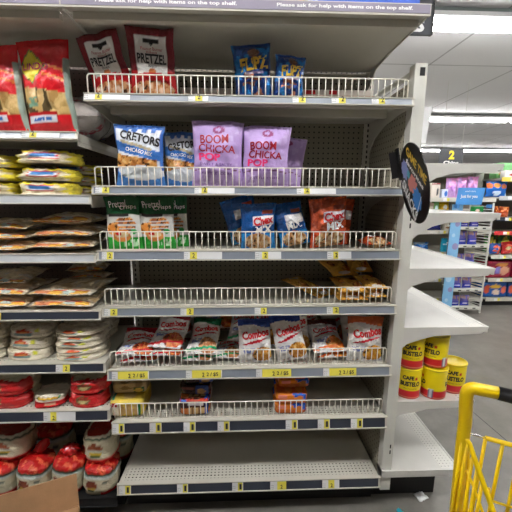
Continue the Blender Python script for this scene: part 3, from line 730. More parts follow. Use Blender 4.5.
# ---- row 4: amber bags lying down
for i, (xc, Y, z, rz, lean, wd, ht, lb) in enumerate((
        (350, 1.49, 0, 2, 89, .135, .22, 'amber snack bag lying flat, bottom of the front pair'), (350, 1.50, .032, -2, 87, .13, .23, 'amber snack bag lying flat on top of the front pair'),
        (383, 1.49, 0, -1, 89, .100, .2, 'amber snack bag lying flat at the right end, lower one'), (383, 1.51, .032, 1, 86, .100, .21, 'amber snack bag lying at the right end, upper one'),
        (334, 1.54, .0, 38, 80, .12, .24, 'amber snack bag leaning diagonally left of the front pair'), (346, 1.60, .068, 16, 72, .14, .19, 'amber snack bag propped behind the front pair'),
        (378, 1.60, .068, -4, 72, .11, .18, 'amber snack bag propped at the back right corner'))):
    bag('amber_snack_bag', xc, Y, 4, wd, ht, .034, amber_print, 'film_crinkle', lb, 'snack bag', 'amber snack bags', None, lean=lean, rz=rz, seed=70+i, crumple=.008, z=DK[4]-.004+z, slack=.004)

# ---- row 5: cheese snack bags
red_p = combos_print((150, 20, 34), [(206, 84, 44), (226, 130, 70), (186, 60, 40)], (206, 30, 40))
grn_p = combos_print((16, 112, 70), [(206, 150, 104), (186, 116, 70), (226, 180, 140)], (24, 150, 92))
blu_p = combos_print((34, 66, 156), [(226, 160, 70), (206, 136, 52), (236, 190, 110)])
brn_p = combos_print((92, 44, 40), [(232, 150, 60), (226, 120, 44)], (228, 110, 40))
org_p = combos_print((206, 96, 44), [(232, 170, 60), (222, 150, 44), (240, 196, 90)])
CB = [('Combos', .12, .58, .94, .76, 'red', .045, 8)]
def cb(xc, Y, pr, lb, grp, lean, roll=0, rz=0, z=0, wd=.150, ht=.195, sd=0, txt=True, th=.05, **k):
    bag('filled_snack_bag', xc, Y, 5, wd, ht, th, pr, 'film_crinkle', lb, 'snack bag', grp, CB if txt else None, lean=lean, roll=roll, rz=rz, seed=sd, crumple=.016, z=DK[5]-.004+z, **k)
cb(256, 1.482, blu_p, 'blue topped filled snack bag standing straight, left of the blue group', 'blue filled snack bags', 8, 2, 0, 0, .152, .195, 91)
cb(290, 1.485, blu_p, 'blue topped filled snack bag tipped with lettering climbing right', 'blue filled snack bags', 6, 12, -4, 0, .140, .212, 92)
cb(366, 1.478, org_p, 'orange topped filled snack bag standing upright at the right end', 'orange filled snack bags', 4, -1, 0, 0, .165, .208, 99)
cb(334, 1.475, brn_p, 'brown and orange snack bag lying lowest beside the orange topped bag', 'brown filled snack bags', 88, 0, 6, 0, .155, .185, 96, th=.036)
cb(332, 1.50, brn_p, 'brown topped snack bag leaning back next to the orange topped bag', 'brown filled snack bags', 68, 0, 6, .032, .155, .19, 97, bend=.8)
cb(131, 1.475, red_p, 'red and white filled snack bag lying back at the left end, underneath', 'red filled snack bags', 88, 0, 6, 0, .165, .185, 81, th=.04)
cb(133, 1.49, red_p, 'red and white filled snack bag lying back at the left end, on top', 'red filled snack bags', 76, -3, 2, .034, .16, .18, 82, th=.04, bend=.5)
cb(168, 1.475, red_p, 'red and white filled snack bag lying back, second along from the left, underneath', 'red filled snack bags', 88, 0, -4, 0, .15, .185, 83, th=.04)
cb(167, 1.50, red_p, 'red and white filled snack bag leaning back with its top curling up', 'red filled snack bags', 70, 0, -12, .034, .155, .20, 84, bend=1.0, bend0=.4)
cb(176, 1.64, red_p, 'dark red filled snack bag slumped behind the curling one', 'red filled snack bags', 60, 0, -14, .07, .15, .18, 85, txt=False)
cb(198.5, 1.475, grn_p, 'green and white filled snack bag lying lowest, left of the green stack', 'green filled snack bags', 88, 0, -3, 0, .138, .185, 86, th=.04)
cb(202, 1.50, grn_p, 'green topped filled snack bag leaning back, left one of the upper two', 'green filled snack bags', 66, 0, -8, .034, .138, .20, 87, bend=.6)
cb(227, 1.48, grn_p, 'green and white filled snack bag lying lowest, beside the blue topped bag', 'green filled snack bags', 88, 0, -3, 0, .120, .185, 88, th=.04)
cb(228, 1.505, grn_p, 'green topped filled snack bag leaning back, right one of the upper two', 'green filled snack bags', 64, 0, -8, .034, .125, .20, 89, bend=.6)
cb(222, 1.66, brn_p, 'brown topped snack bag lying at the back above the green ones', 'brown filled snack bags', 66, 0, 4, .08, .17, .17, 90, txt=False)
cb(304, 1.56, blu_p, 'blue topped filled snack bag peeking out behind the tipped one', 'blue filled snack bags', 10, 8, -12, 0, .14, .20, 93)
cb(266, 1.62, blu_p, 'blue topped filled snack bag at the back behind the straight one', 'blue filled snack bags', 12, -4, 0, 0, .15, .225, 94)
cb(312, 1.64, blu_p, 'blue topped filled snack bag farthest back of the blue group', 'blue filled snack bags', 12, 14, 0, .0, .13, .21, 95)
cb(340, 1.64, brn_p, 'brown topped snack bag at the back between blue and orange groups', 'brown filled snack bags', 20, 8, 0, .0, .15, .22, 98, txt=False)
cb(360, 1.60, org_p, 'orange topped filled snack bag right behind the upright one', 'orange filled snack bags', 8, 8, 0, 0, .14, .222, 100, txt=False)

# ---- row 6: cookie packs (soft rectangular packs stacked flat)
def SoftBox(name, w_, d_, h_, colour, material='film', seed=0, q=7, n=18, crumple=.004):
    vs = []; fs = []; cols = []
    g1 = np.linspace(-1, 1, n+1); A, B = np.meshgrid(g1, g1)
    for ax in range(3):
        for sg in (-1, 1):
            P = np.zeros(A.shape+(3,)); o = [i for i in range(3) if i != ax]
            P[..., ax] = sg; P[..., o[0]] = A; P[..., o[1]] = B
            nn = (np.abs(P)**q).sum(-1)**(1/q); P = P/nn[..., None]
            r = 1 + (fbm(P[..., 0]*3+P[..., 1]*2+seed, P[..., 2]*3-P[..., 1]*2, seed)-.5)*crumple*14
            Q = P*r[..., None]*np.array([w_/2, d_/2, h_/2]); face = ('side', 'front' if sg < 0 else 'back', 'top' if sg > 0 else 'bottom')[ax]
            col = colour(face, (A+1)/2, (B+1)/2); base = len(vs)
            vs += [tuple(p) for p in Q.reshape(-1, 3)]; cols.append(col.reshape(-1, 3))
            for j in range(n):
                for i in range(n):
                    a = base+j*(n+1)+i; fs.append((a, a+1, a+n+2, a+n+1))
    me = bpy.data.meshes.new(name); me.from_pydata(vs, [], fs); me.materials.append(M[material]); me.polygons.foreach_set('use_smooth', [True]*len(fs))
    ca = me.color_attributes.new('print', 'FLOAT_COLOR', 'POINT'); cc = np.ones((len(vs), 4)); cc[:, :3] = np.concatenate(cols); ca.data.foreach_set('color', cc.ravel())
    bm = bmesh.new(); bm.from_mesh(me); bmesh.ops.remove_doubles(bm, verts=bm.verts, dist=1e-5); bmesh.ops.recalc_face_normals(bm, faces=bm.faces); bm.to_mesh(me); bm.free()
    o = bpy.data.objects.new(name, me); C.objects.link(o); return o
def cookie(kind):
    def f(face, u, v):
        if kind == 'lemon':
            c = fill(u, (236, 206, 84)); 
            if face == 'front':
                for k in (.36, .60, .82): c = put(c, ell(u, v, k, .42, .105, .34), (206, 168, 104)); 
                c = put(c, rect(u, v, .03, .3, .1, .9), (232, 224, 200)); c = put(c, (v > .82), (240, 214, 90)); c = put(c, rect(u, v, .84, 1, 0, .8), (30, 120, 60)); c = put(c, rect(u, v, .06, .24, .62, .85), (196, 40, 60))
            if face == 'top': c = put(c, u < .12, (40, 150, 120)); c = put(c, (vn(u*6, v*6, 3) > .6), (226, 196, 120))
        elif kind == 'beige':
            c = fill(u, (198, 172, 116)); c = put(c, (vn(u*5, v*4, 5) > .62), (150, 124, 70)); c = put(c, rect(u, v, .62, .98, .1, .55), (48, 96, 52)); c = put(c, ell(u, v, .78, .3, .12, .2), (222, 186, 70))
        elif kind == 'choc':
            c = fill(u, (66, 34, 26)); c = put(c, rect(u, v, .30, .86, .12, .55), (214, 176, 120)); c = put(c, (np.abs(np.sin(u*14)) < .12) & (v < .6) & (u > .3), (120, 80, 50))
            c = put(c, rect(u, v, .84, 1, 0, 1), (30, 90, 196)); c = put(c, rect(u, v, 0, .3, .1, .5), (206, 120, 60)); c = put(c, (v > .80), (200, 60, 40)); c = put(c, rect(u, v, 0, .25, .84, 1), (40, 110, 210)); c = put(c, rect(u, v, .3, .8, .62, .78), (226, 220, 224))
        elif kind == 'dark':
            c = fill(u, (52, 30, 30)); c = put(c, rect(u, v, .5, .98, .1, .95), (44, 70, 140)); c = put(c, ell(u, v, .7, .4, .14, .3), (190, 150, 96)); c = put(c, rect(u, v, .05, .45, .6, .8), (120, 60, 50))
        else:
            c = fill(u, (232, 134, 38)); c = put(c, (v < .45), (206, 100, 40)); c = put(c, (u > .66-.3*(v-.5)) & (v > .35), (36, 92, 196)); c = put(c, ell(u, v, .76, .42, .13, .4), (206, 124, 50)); c = put(c, rect(u, v, .06, .36, .5, .88), (226, 130, 110))
            c = put(c, ell(u, v, .42, .25, .1, .3), (214, 120, 52))
        return c
    return f
def pack_at(name, xc, Y, z, w_, d_, h_, kind, label, grp, rz=0, sd=0, text=None):
    o = SoftBox(name, w_, d_, h_, cookie(kind), seed=sd); place(o, Xat(xc, Y, z), Y, z, 0, rz, 0); settle(o, 'up', step=.003)
    if text:
        mb = MB()
        for st, x, zz, ww, hh, mk in text: flat_text(mb, st, (x*w_-w_/2, -d_/2-.0035, (zz-.5)*h_), (1, 0, 0), (0, 0, 1), ww*w_, hh*h_)
        mb.build('lettering', [M[text[0][5]]], o)
    return tag(o, label, 'cookies', grp)
z6 = DK[6]-.004
pack_at('cookie_pack', 134.8, 1.546, z6, .150, .19, .085, 'lemon', 'yellow cookie pack with picture of bars, front of the left stack', 'yellow cookie packs', 0, 3, [('Cookies', .06, .66, .2, .14, 'red')])
pack_at('cookie_pack', 135, 1.575, z6+.086, .155, .18, .062, 'beige', 'beige cookie pack on top of the yellow one', 'yellow cookie packs', 3, 5)
pack_at('chocolate_cookie_pack', 198.5, 1.546, z6, .138, .19, .085, 'choc', 'brown and blue cookie pack, bottom of the middle stack', 'brown cookie packs', 0, 7)
pack_at('chocolate_cookie_pack', 199, 1.555, z6+.086, .140, .18, .050, 'dark', 'dark brown cookie pack, second in the middle stack', 'brown cookie packs', -2, 9)
pack_at('chocolate_cookie_pack', 201, 1.565, z6+.137, .140, .18, .046, 'dark', 'dark brown cookie pack, topmost of the middle stack', 'brown cookie packs', 4, 10)
pack_at('orange_cookie_pack', 289, 1.541, z6, .148, .18, .052, 'orange', 'orange and blue cookie pack, bottom of the right stack', 'orange cookie packs', 0, 11)
pack_at('orange_cookie_pack', 290, 1.543, z6+.053, .148, .18, .050, 'orange', 'orange and blue cookie pack, second in the right stack', 'orange cookie packs', -2, 12)
pack_at('orange_cookie_pack', 292, 1.570, z6+.104, .150, .18, .046, 'orange', 'orange cookie pack, third up in the right stack', 'orange cookie packs', 3, 13)
pack_at('orange_cookie_pack', 292, 1.58, z6+.151, .150, .18, .042, 'orange', 'orange cookie pack, topmost of the right stack, deep in shadow', 'orange cookie packs', -2, 14)

# ---- left bay
def zl(k): return LK[k]-.004
LT = [('LINDO', .10, .665, .66, .74, 'crimson', .03, -4)]
bag('chip_bag', 6, 1.47, None, .182, .300, .08, limo_print, 'film', 'red and clear chip bag with yellow diamond, cut off by the left edge', 'chip bag', 'red chip bags', LT, lean=-2, roll=4, skew=.08, seed=111, z=zl(1))
bag('chip_bag', 52, 1.468, None, .190, .325, .085, limo_print, 'film', 'tall red and clear chip bag with yellow diamond beside the pretzel bags', 'chip bag', 'red chip bags', LT, lean=-3, roll=4, skew=.10, seed=113, z=zl(1))
bag('flour_tortilla_sack', 64, 1.515, None, .25, .31, .19, white_sack_print, 'film', 'white round-ended bag lying at the right end of the shelf behind the tall chip bag', 'tortilla bag', None, None, lean=87, rz=0, seed=115, xabs=-.695, seal=.02, z=zl(1))
def yellow_pack(th, s, x, y, z):
    c = fill(th, (236, 224, 196)); c = put(c, (vn(s*40, th*2, 3) > .66), (206, 188, 150))
    fr = np.cos(th+math.pi/2)
    c = put(c, (s > .60) & (fr < .93+.05*np.sin(th*9)), (240, 222, 60)); c = put(c, (np.abs(x) > .088+.01*np.sin(s*40)) , (238, 220, 70))
    c = put(c, (y < -.03) & (np.abs(x-.005) < .056) & (s > .42) & (s < .62), (206, 50, 44)); c = put(c, (y < -.03) & (np.abs(x-.005) < .052) & (s > .445) & (s < .595), (226, 232, 240)); c = put(c, (y < -.03) & (np.abs(x-.005) < .044) & (s > .47) & (s < .57), (70, 136, 206)); return c
def logo_pack(th, s, x, y, z):
    c = fill(th, (232, 224, 204)); c = put(c, (vn(s*36, th*3, 6) > .66), (206, 192, 164))
    e = (x+.012)**2/.032**2 + ((s-.48)/.20)**2; c = put(c, (y < -.02) & (e < 1) & (s > .40), (206, 78, 44)); c = put(c, (y < -.02) & (e < .35) & (s > .5), (222, 140, 74))
    c = put(c, (y < -.02) & (np.abs(x+.012) < .036) & (s > .43) & (s < .53), (130, 156, 150)); return put(c, (y < -.02) & (np.abs(x-.04) < .012) & (s > .52) & (s < .66), (206, 206, 70))
def red_pack(th, s, x, y, z):
    c = fill(th, (216, 204, 176)); c = put(c, (vn(s*36, th*2, 8) > .62), (190, 176, 146)); m = (y < -.01)
    c = put(c, m & (s < .72+.05*np.sin(th*3)), (204, 26, 30)); c = put(c, m & (s > .34) & (s < .40) & (vn(th*6, s*4, 2) > .5), (232, 70, 60))
    e = (x+.01)**2/.028**2 + ((s-.52)/.12)**2; c = put(c, m & (e < 1), (110, 96, 60)); c = put(c, m & (e < .6) & (s < .53), (196, 176, 120)); return put(c, m & (e < .6) & (s >= .53), (150, 60, 40))
def white_top_pack(th, s, x, y, z):
    c = fill(th, (222, 214, 196)); m = y < -.01; c = put(c, m & (s < .54), (198, 30, 34)); c = put(c, m & (s > .60) & (s < .70) & (np.abs(x) < .05), (40, 110, 60))
    c = put(c, m & (s > .62) & (s < .675) & (np.abs(x) < .04), (214, 170, 50)); c = put(c, m & (s > .40) & (s < .52) & (np.abs(x-.01) < .022), (206, 150, 120)); return c
def big_pack(th, s, x, y, z):
    c = fill(th, (214, 204, 176)); c = put(c, (np.abs(np.sin(s*95)) < .25) & (s < .6), (170, 156, 124))
    c = put(c, s > .62, (198, 28, 26)); c = put(c, (s > .62) & (vn(x*60, y*60, 3) > .66), (226, 92, 60)); c = put(c, (s > .585) & (s < .62), (30, 66, 46)); c = put(c, (s > .565) & (s < .585), (206, 214, 210)); c = put(c, (s > .55) & (s < .565), (60, 90, 74))
    m = y < 0; e = (x+.024)**2/.026**2 + ((s-.44)/.09)**2; c = put(c, m & (e < 1), (136, 66, 44)); c = put(c, m & (e < 1) & (s < .42), (60, 84, 58)); c = put(c, m & (e < .8) & (s > .395) & (s < .43), (206, 170, 70))
    c = put(c, m & ((x-.035)**2/.012**2 + ((s-.50)/.03)**2 < 1), (110, 120, 110)); return put(c, (s < .34) & (th > -.9+0*th) & (np.cos(th) > .2), (196, 30, 30))
def upper_pack(th, s, x, y, z):
    c = fill(th, (214, 204, 176)); c = put(c, s > .70, (150, 40, 30)); c = put(c, (s > .60) & (s < .64), (60, 80, 62)); m = y < 0
    e = (x+.004)**2/.036**2 + ((s-.47)/.10)**2; c = put(c, m & (e < 1), (150, 78, 48)); c = put(c, m & (e < 1) & (s < .47), (196, 200, 180)); c = put(c, m & (e < .9) & (s < .445), (214, 180, 60)); c = put(c, m & (e < 1) & (s < .405), (60, 100, 56))
    return put(c, s < .36, (200, 32, 30))
def stack(name, kind, xc, Y, row, n, rx, ry, ht, labels, grp, dx=0, m='film', cat='tortilla pack', seed=0, z0=0, **k):
    z = zl(row)+z0; out = []
    for i in range(n):
        o = Pack(name, rx, ry, ht, kind, m, seed=seed+i*7, **k)
        X = Xat(xc, Y, z) + dx*i + random.uniform(-.004, .004)
        place(o, X, Y + random.uniform(-.004, .006), z, 0, random.uniform(-7, 7), random.uniform(-1.6, 1.6)); settle(o, 'up', (-3, LX1-.008), fence=False, step=.003); z = o.location.z + ht*.93
        tag(o, labels[i], cat, grp); out.append(o)
    return out
G2 = 'yellow wrapped tostada packs'
stack('tostada_pack', yellow_pack, -3, 1.515, 2, 3, .105, .095, .044, ['yellow wrapped tostada pack, bottom of the pile cut by the left edge', 'yellow wrapped tostada pack, middle of the pile cut by the left edge', 'yellow wrapped tostada pack, top of the pile cut by the left edge'], G2, cat='tostada pack', seed=2, loose=.013, ridge=.009)
stack('tostada_pack', yellow_pack, 52, 1.515, 2, 3, .108, .095, .044, ['yellow wrapped tostada pack, bottom of the pile nearest the blue popcorn bag', 'yellow wrapped tostada pack, middle of the pile nearest the blue popcorn bag', 'yellow wrapped tostada pack, top of the pile nearest the blue popcorn bag'], G2, cat='tostada pack', seed=3, loose=.013, ridge=.009)
stack('tostada_pack', yellow_pack, 78, 1.735, 2, 3, .10, .085, .040, ['yellow wrapped tostada pack at the back right, bottom', 'yellow wrapped tostada pack at the back right, middle', 'yellow wrapped tostada pack at the back right, top'], G2, cat='tostada pack', seed=5, loose=.012, ridge=.009)
def clear_pack_print(sd):
    def f(u, v):
        c = fill(u, (226, 214, 192)); n = vn(u*9, v*7, sd)
        c = put(c, ((u-.5)/.47)**2 + ((v-.54)/.46)**2 < 1, (242, 228, 198)); c = put(c, (n > .7), (212, 190, 152)); c = put(c, (n < .16) | (v > .93), (232, 230, 224))
        k = v - .02*np.sin(u*5+sd); lab = (k < .125) & (k > .03) & (u > .06) & (u < .92); c = put(c, lab, (238, 184, 80)); c = put(c, lab & (k > .10), (206, 60, 46))
        c = put(c, lab & (u > .1) & (u < .32), (222, 140, 100)); return put(c, ell(u, k, .62, .075, .10, .035), (186, 206, 204))
    return f
def clear_pack(xc, Y, row, z, wd, ht, rz, lb, grp, sd, lean=88):
    b = Bag('flat_tortilla_pack', wd, ht, .042, clear_pack_print(sd), 'film_crinkle', seed=sd, crumple=.012, slack=.014, nu=36, nv=36)
    zz = zl(row)+z; b.place(Xat(xc, Y, zz), Y, zz, lean, rz, 0); settle(b.o, 'up', (-3, LX1-.006), fence=False, step=.003); thing(b, lb, 'tortilla pack', grp)
G3 = 'flat clear packs with orange and red strips, upper shelf'
G4 = 'flat clear packs with orange and red strips, lower shelf'
for i, w_ in enumerate(('lowest', 'middle', 'topmost')):
    clear_pack(-3, 1.422+.012*i, 3, .030*i, .235, .25, (-3, 4, -2)[i], 'flat clear pack at the left edge level with the green bags, ' + w_ + ' of three', G3, 400+i)
    clear_pack(60, 1.42+.014*i, 3, .030*i, .255, .25, (3, -3, 2)[i], 'flat clear pack beside the green bags, ' + w_ + ' of three', G3, 410+i)
    clear_pack(-3, 1.422+.012*i, 4, .030*i, .235, .25, (3, -4, 3)[i], 'flat clear pack at the left edge on the fourth shelf down, ' + w_ + ' of three', G4, 420+i)
    if i < 2: clear_pack(60, 1.42+.012*i, 4, .034*i, .27, .27, (-2, -5)[i], ('wide flat clear pack lying underneath, fourth shelf down', 'wide flat clear pack with bold yellow and red strip, on top, fourth shelf down')[i], G4, 430+i)
    clear_pack(82, 1.700, 3, .026*i, .20, .13, (4, -3, 2)[i], 'flat clear pack at the back right level with the green bags, ' + w_ + ' of three', G3, 440+i)
    clear_pack(86, 1.712, 4, .03*i, .19, .115, (4, -3, 5)[i], 'flat clear pack at the back right on the fourth shelf down, ' + w_ + ' of three', G4, 450+i)
G5 = 'white tortilla packs with orange emblem'
stack('tortilla_pack', logo_pack, -8, 1.52, 5, 3, .09, .09, .034, ['white tortilla pack cut by the left edge, bottom', 'white tortilla pack cut by the left edge, middle', 'white tortilla pack cut by the left edge, top'], G5, seed=31)
stack('tortilla_pack', logo_pack, 34, 1.52, 5, 3, .092, .09, .038, ['white tortilla pack with orange emblem, bottom of the middle pile', 'white tortilla pack with orange emblem, second in the middle pile', 'white tortilla pack in shadow, top of the middle pile'], G5, seed=33)
stack('tortilla_pack', logo_pack, 85, 1.52, 5, 5, .106, .10, .019, ['thin white tortilla pack, bottom of the right-hand pile of five', 'thin white tortilla pack, second from bottom of the right-hand pile of five', 'thin white tortilla pack, middle of the right-hand pile of five', 'thin white tortilla pack, fourth up in the right-hand pile of five', 'thin white tortilla pack, top of the right-hand pile of five'], G5, seed=35)
stack('tortilla_pack', logo_pack, 97, 1.745, 5, 5, .11, .08, .032, ['cream tortilla pack in the tall back pile, bottom', 'cream tortilla pack in the tall back pile, second up', 'cream tortilla pack in the tall back pile, middle', 'cream tortilla pack in the tall back pile, fourth up', 'cream tortilla pack in the tall back pile, top'], G5, seed=37)
G6 = 'red fronted tortilla packs'
stack('red_tortilla_pack', red_pack, 15, 1.51, 6, 2, .108, .09, .055, ['red fronted tortilla pack near the left edge, lower', 'red fronted tortilla pack near the left edge, upper'], G6, seed=41)
stack('red_tortilla_pack', white_top_pack, 56, 1.495, 6, 1, .070, .075, .042, ['low white topped pack with red rim between two red piles'], G6, seed=43)
stack('red_tortilla_pack', red_pack, 93.5, 1.50, 6, 2, .086, .085, .055, ['red fronted tortilla pack beside the fenced shelf end, lower', 'red fronted tortilla pack beside the fenced shelf end, upper'], G6, seed=45, m='film_crinkle')
stack('red_tortilla_pack', logo_pack, 20, 1.72, 6, 3, .11, .09, .045, ['cream tortilla pack at the back behind the left red pile, bottom', 'cream tortilla pack at the back behind the left red pile, middle', 'cream tortilla pack at the back behind the left red pile, top'], G6, seed=47)
stack('red_tortilla_pack', logo_pack, 104, 1.72, 6, 2, .10, .09, .045, ['cream tortilla pack at the back behind the right red pile, lower', 'cream tortilla pack at the back behind the right red pile, upper'], G6, seed=49)
G7 = 'large red topped tortilla packs on the bottom shelf'
def gather(o, x, y, z, r, h, tip, seed):
    nt, ns = 28, 12; th = np.linspace(0, 2*math.pi, nt, endpoint=False); s = np.linspace(0, 1, ns+1); TH, S = np.meshgrid(th, s)
    rad = r*(.28 + .95*np.sin(np.clip(S*1.15-.08, 0, 1)*math.pi)**.8)*(1+.22*np.sin(TH*9+seed+S*5)+.25*(vn(TH*2, S*5, seed)-.5))
    rad[-1] *= .05; X = x+rad*np.cos(TH)+tip[0]*S*h; Y = y+rad*np.sin(TH)+tip[1]*S*h; Z = z+S*h
    mb = MB(); vs = np.stack([X, Y, Z], -1).reshape(-1, 3)
    mb.add(vs, [(j*nt+i, j*nt+(i+1) % nt, (j+1)*nt+(i+1) % nt, (j+1)*nt+i) for j in range(ns) for i in range(nt)])
    return mb.build('gathered_film', M['red_film'], o, smooth=True)
M['red_film'] = mat('red_film', rgb(206, 26, 30), .2, coat=.8, bump=.4, bscale=80)
def big(xc, Y, z, rx, ry, ht, kind, label, sd, rz=0, roll=0, lean=0, knot=None):
    o = Pack('large_tortilla_pack', rx, ry, ht, kind, 'film_crinkle', seed=sd, layers=14, ridge=.004, dome=.02 if kind is big_pack else .008)
    zz = zl(7)+z; place(o, Xat(xc, Y, zz), Y, zz, lean, rz, roll); settle(o, 'up' if z else 'back', (-3, -.573), fence=False, step=.003); tag(o, label, 'tortilla pack', G7)
    if knot: gather(o, knot[0], knot[1], ht+.012, knot[2], knot[3], (knot[4], knot[5]), sd)
big(7, 1.50, 0, .078, .085, .125, big_pack, 'large red topped tortilla pack cut by the left edge of the picture', 51, roll=-3)
big(16, 1.545, .155, .092, .085, .115, upper_pack, 'large tortilla pack with green and yellow emblem stacked above the far left one', 52, roll=-6)
big(40, 1.495, 0, .073, .080, .130, big_pack, 'large red topped tortilla pack with pinched film pointing up, second from left', 53, roll=-5, knot=(-.005, .02, .022, .075, .4, .2))
big(71, 1.495, 0, .074, .080, .140, big_pack, 'large red topped tortilla pack with ball of gathered film, third from left', 54, roll=-7, knot=(.0, .0, .030, .060, 0, -.1))
big(102, 1.49, 0, .074, .080, .120, big_pack, 'large red topped tortilla pack at the right end, underneath', 55, roll=-4, knot=(.01, -.03, .014, .02, 0, 0))
big(105, 1.52, .150, .072, .078, .125, upper_pack, 'large tortilla pack with green and yellow emblem, stacked at the right end', 56, roll=1)
big(122, 1.70, 0, .066, .070, .16, big_pack, 'large tortilla pack tucked behind the right end pair', 57, roll=-4)
big(60, 1.70, 0, .085, .08, .17, big_pack, 'large red topped tortilla pack in shadow at the back of the bottom shelf', 58)

# ---- coffee cans on the end shelf
def can(X, Y, z, rz, label, n=64):
    r, h = .057, .142; prof = [(0, 0), (r*.96, 0), (r, .003), (r, h-.004), (r*.985, h)]
    me = bpy.data.meshes.new('coffee_can'); zs = [0, 0, .003] + [.003+(h-.010)*k/30 for k in range(1, 31)] + [h-.004, h-.004]
    rs = [0, r*.97, r] + [r]*30 + [r*.99, 0]; vs = []; cols = []
    for rr, zz in zip(rs, zs):
        for k in range(n):
            a = 2*math.pi*k/n; vs.append((rr*math.cos(a), rr*math.sin(a), zz)); v = zz/h
            c = (238, 214, 8)
            if v < .30: c = (206, 30, 40)
            if .04 < v < .07 or .27 < v < .30: c = (226, 150, 120)
            d = (math.degrees(a)+90+180) % 360-180
            if 58 < d < 84 and .04 < v < .36: c = (200, 204, 214) if (int(d*1.2) % 2 or v > .33) else (90, 96, 130)
            if 18 < d < 30 and .66 < v < .76: c = (200, 40, 40)
            cols.append(rgb(*c)+(1,))
    fs = [(j*n+i, j*n+(i+1) % n, (j+1)*n+(i+1) % n, (j+1)*n+i) for j in range(len(zs)-1) for i in range(n)]
    me.from_pydata(vs, [], fs); me.materials.append(M['can_paint']); me.polygons.foreach_set('use_smooth', [True]*len(fs))
    ca = me.color_attributes.new('print', 'FLOAT_COLOR', 'POINT'); ca.data.foreach_set('color', np.array(cols).ravel())
    bm = bmesh.new(); bm.from_mesh(me); bmesh.ops.remove_doubles(bm, verts=bm.verts, dist=1e-5); bmesh.ops.recalc_face_normals(bm, faces=bm.faces); bm.to_mesh(me); bm.free()
    t = empty('coffee_can', (X, Y, z), R(rz)); b = bpy.data.objects.new('can_body', me); C.objects.link(b); b.parent = t
    mb = MB(); mb.lathe([(r*.985, h-.006), (r*1.03, h-.006), (r*1.035, h-.001), (r*1.02, h+.003), (r*.94, h+.003), (r*.92, h), (0, h)], n)
    mb.build('lid', M['yellow_lid'], t, smooth=True)
    def arc(st, a0, a1, z0, z1, bold=.05, rep=(0,)):
        g_, f_ = text_geo(st, bold)
        for ro in rep:
            mb = MB(); mb.add([((r+.0008)*math.sin(R(a0+(a1-a0)*p[0]+ro)), -(r+.0008)*math.cos(R(a0+(a1-a0)*p[0]+ro)), z0+(z1-z0)*p[1]) for p in g_], f_); mb.build('lettering', M['ink'], t)
    arc('CAFE', -36, 14, .66*h, .80*h, rep=(0, 180)); arc('BUSTELO', -44, 44, .44*h, .60*h, rep=(0, 180)); arc('GROUND COFFEE', -30, 30, .345*h, .375*h, .0, (0, 180))
    return tag(t, label, 'coffee can', 'yellow coffee cans')
M['yellow_lid'] = mat('yellow_plastic_lid', rgb(236, 212, 6), .4, coat=.1)
zc = .5826
can(.782, 1.490, zc, -14, 'yellow and red coffee can against the post, lower')
can(.900, 1.480, zc, -108, 'yellow and red coffee can with barcode showing, lower middle')
can(1.018, 1.525, zc, -22, 'yellow and red coffee can on its own at the right of the stack')
can(.784, 1.492, zc+.1475, -16, 'yellow and red coffee can against the post, upper')
can(.902, 1.500, zc+.1475, -52, 'yellow and red coffee can on top with barcode at its side')
can(.995, 1.690, zc, 60, 'yellow coffee can mostly hidden behind the front ones')

# ---- stock on the top shelf, seen only along its bottom edge
zt = 2.0965
mb = MB(); xa, xb = Xat(314, 1.36, zt), Xat(413, 1.36, zt); mb.box(xa, xb, 1.335, 1.62, zt, zt+.16)
o = mb.build('blue_carton', mat('blue_carton_board', rgb(40, 90, 200), .4), bevel=.002); tag(o, 'blue carton on the very top shelf at the upper right', 'box')
xa, xb = Xat(268, 1.36, zt), Xat(305, 1.36, zt)
b = Bag('orange_bag', xb-xa, .2, .05, lambda u, v: blobs(fill(u, (226, 110, 40)), v < .6, u, v, [(220, 90, 40), (150, 40, 60), (240, 170, 60)], 6), 'film', seed=140); b.place((xa+xb)/2, 1.40, zt, 0); thing(b, 'orange bag on the very top shelf left of the blue carton', 'snack bag')

# ---- round blade sign clipped to the post
t = empty('blade_sign', (.624, 1.385, 1.540)); t.rotation_euler = (0, R(-12), R(-8)); tag(t, 'round black snack sign sticking out from the white post', 'sign')
NS = 48; rS = .141
def sp(a, rr, x): return (x, -.150+rr*math.cos(a), rr*math.sin(a))
mb = MB(); vs = [sp(2*math.pi*k/NS, rS, -.0015) for k in range(NS)] + [sp(2*math.pi*k/NS, rS, .0015) for k in range(NS)]
mb.add(vs, [tuple(range(NS)), tuple(range(NS, 2*NS))[::-1]] + [(k, (k+1) % NS, (k+1) % NS+NS, k+NS) for k in range(NS)])
disc = mb.build('sign_disc', M['black'], t); disc.rotation_euler = (0, 0, 0)
def on_disc(st, cx, cy, wd, ht, mk, rot, name='lettering', bold=.03):
    # disc plane seen from its left side: reading direction runs towards -Y
    g_, f_ = text_geo(st, bold); a = R(rot); vs = []
    for p in g_:
        x, y = (p[0]-.5)*wd, (p[1]-.5)*ht; x, y = x*math.cos(a)-y*math.sin(a)+cx, x*math.sin(a)+y*math.cos(a)+cy
        vs.append((-.0028, -.150-x, y))
    mb = MB(); mb.add(vs, f_); return mb.build(name, M[mk], disc)
def patch(outline, mk, x=-.0020):
    mb = MB(); mb.add([(x, -.150-a, b_) for a, b_ in outline], [tuple(range(len(outline)))]); return mb.build('printed_patch', mk, disc)
on_disc('GAME TIME', .052, .062, .19, .032, 'gold', -38)
on_disc('favorites', .028, .035, .17, .018, 'white', -38)
on_disc('SNACKS', -.055, -.055, .165, .046, 'white', -52)
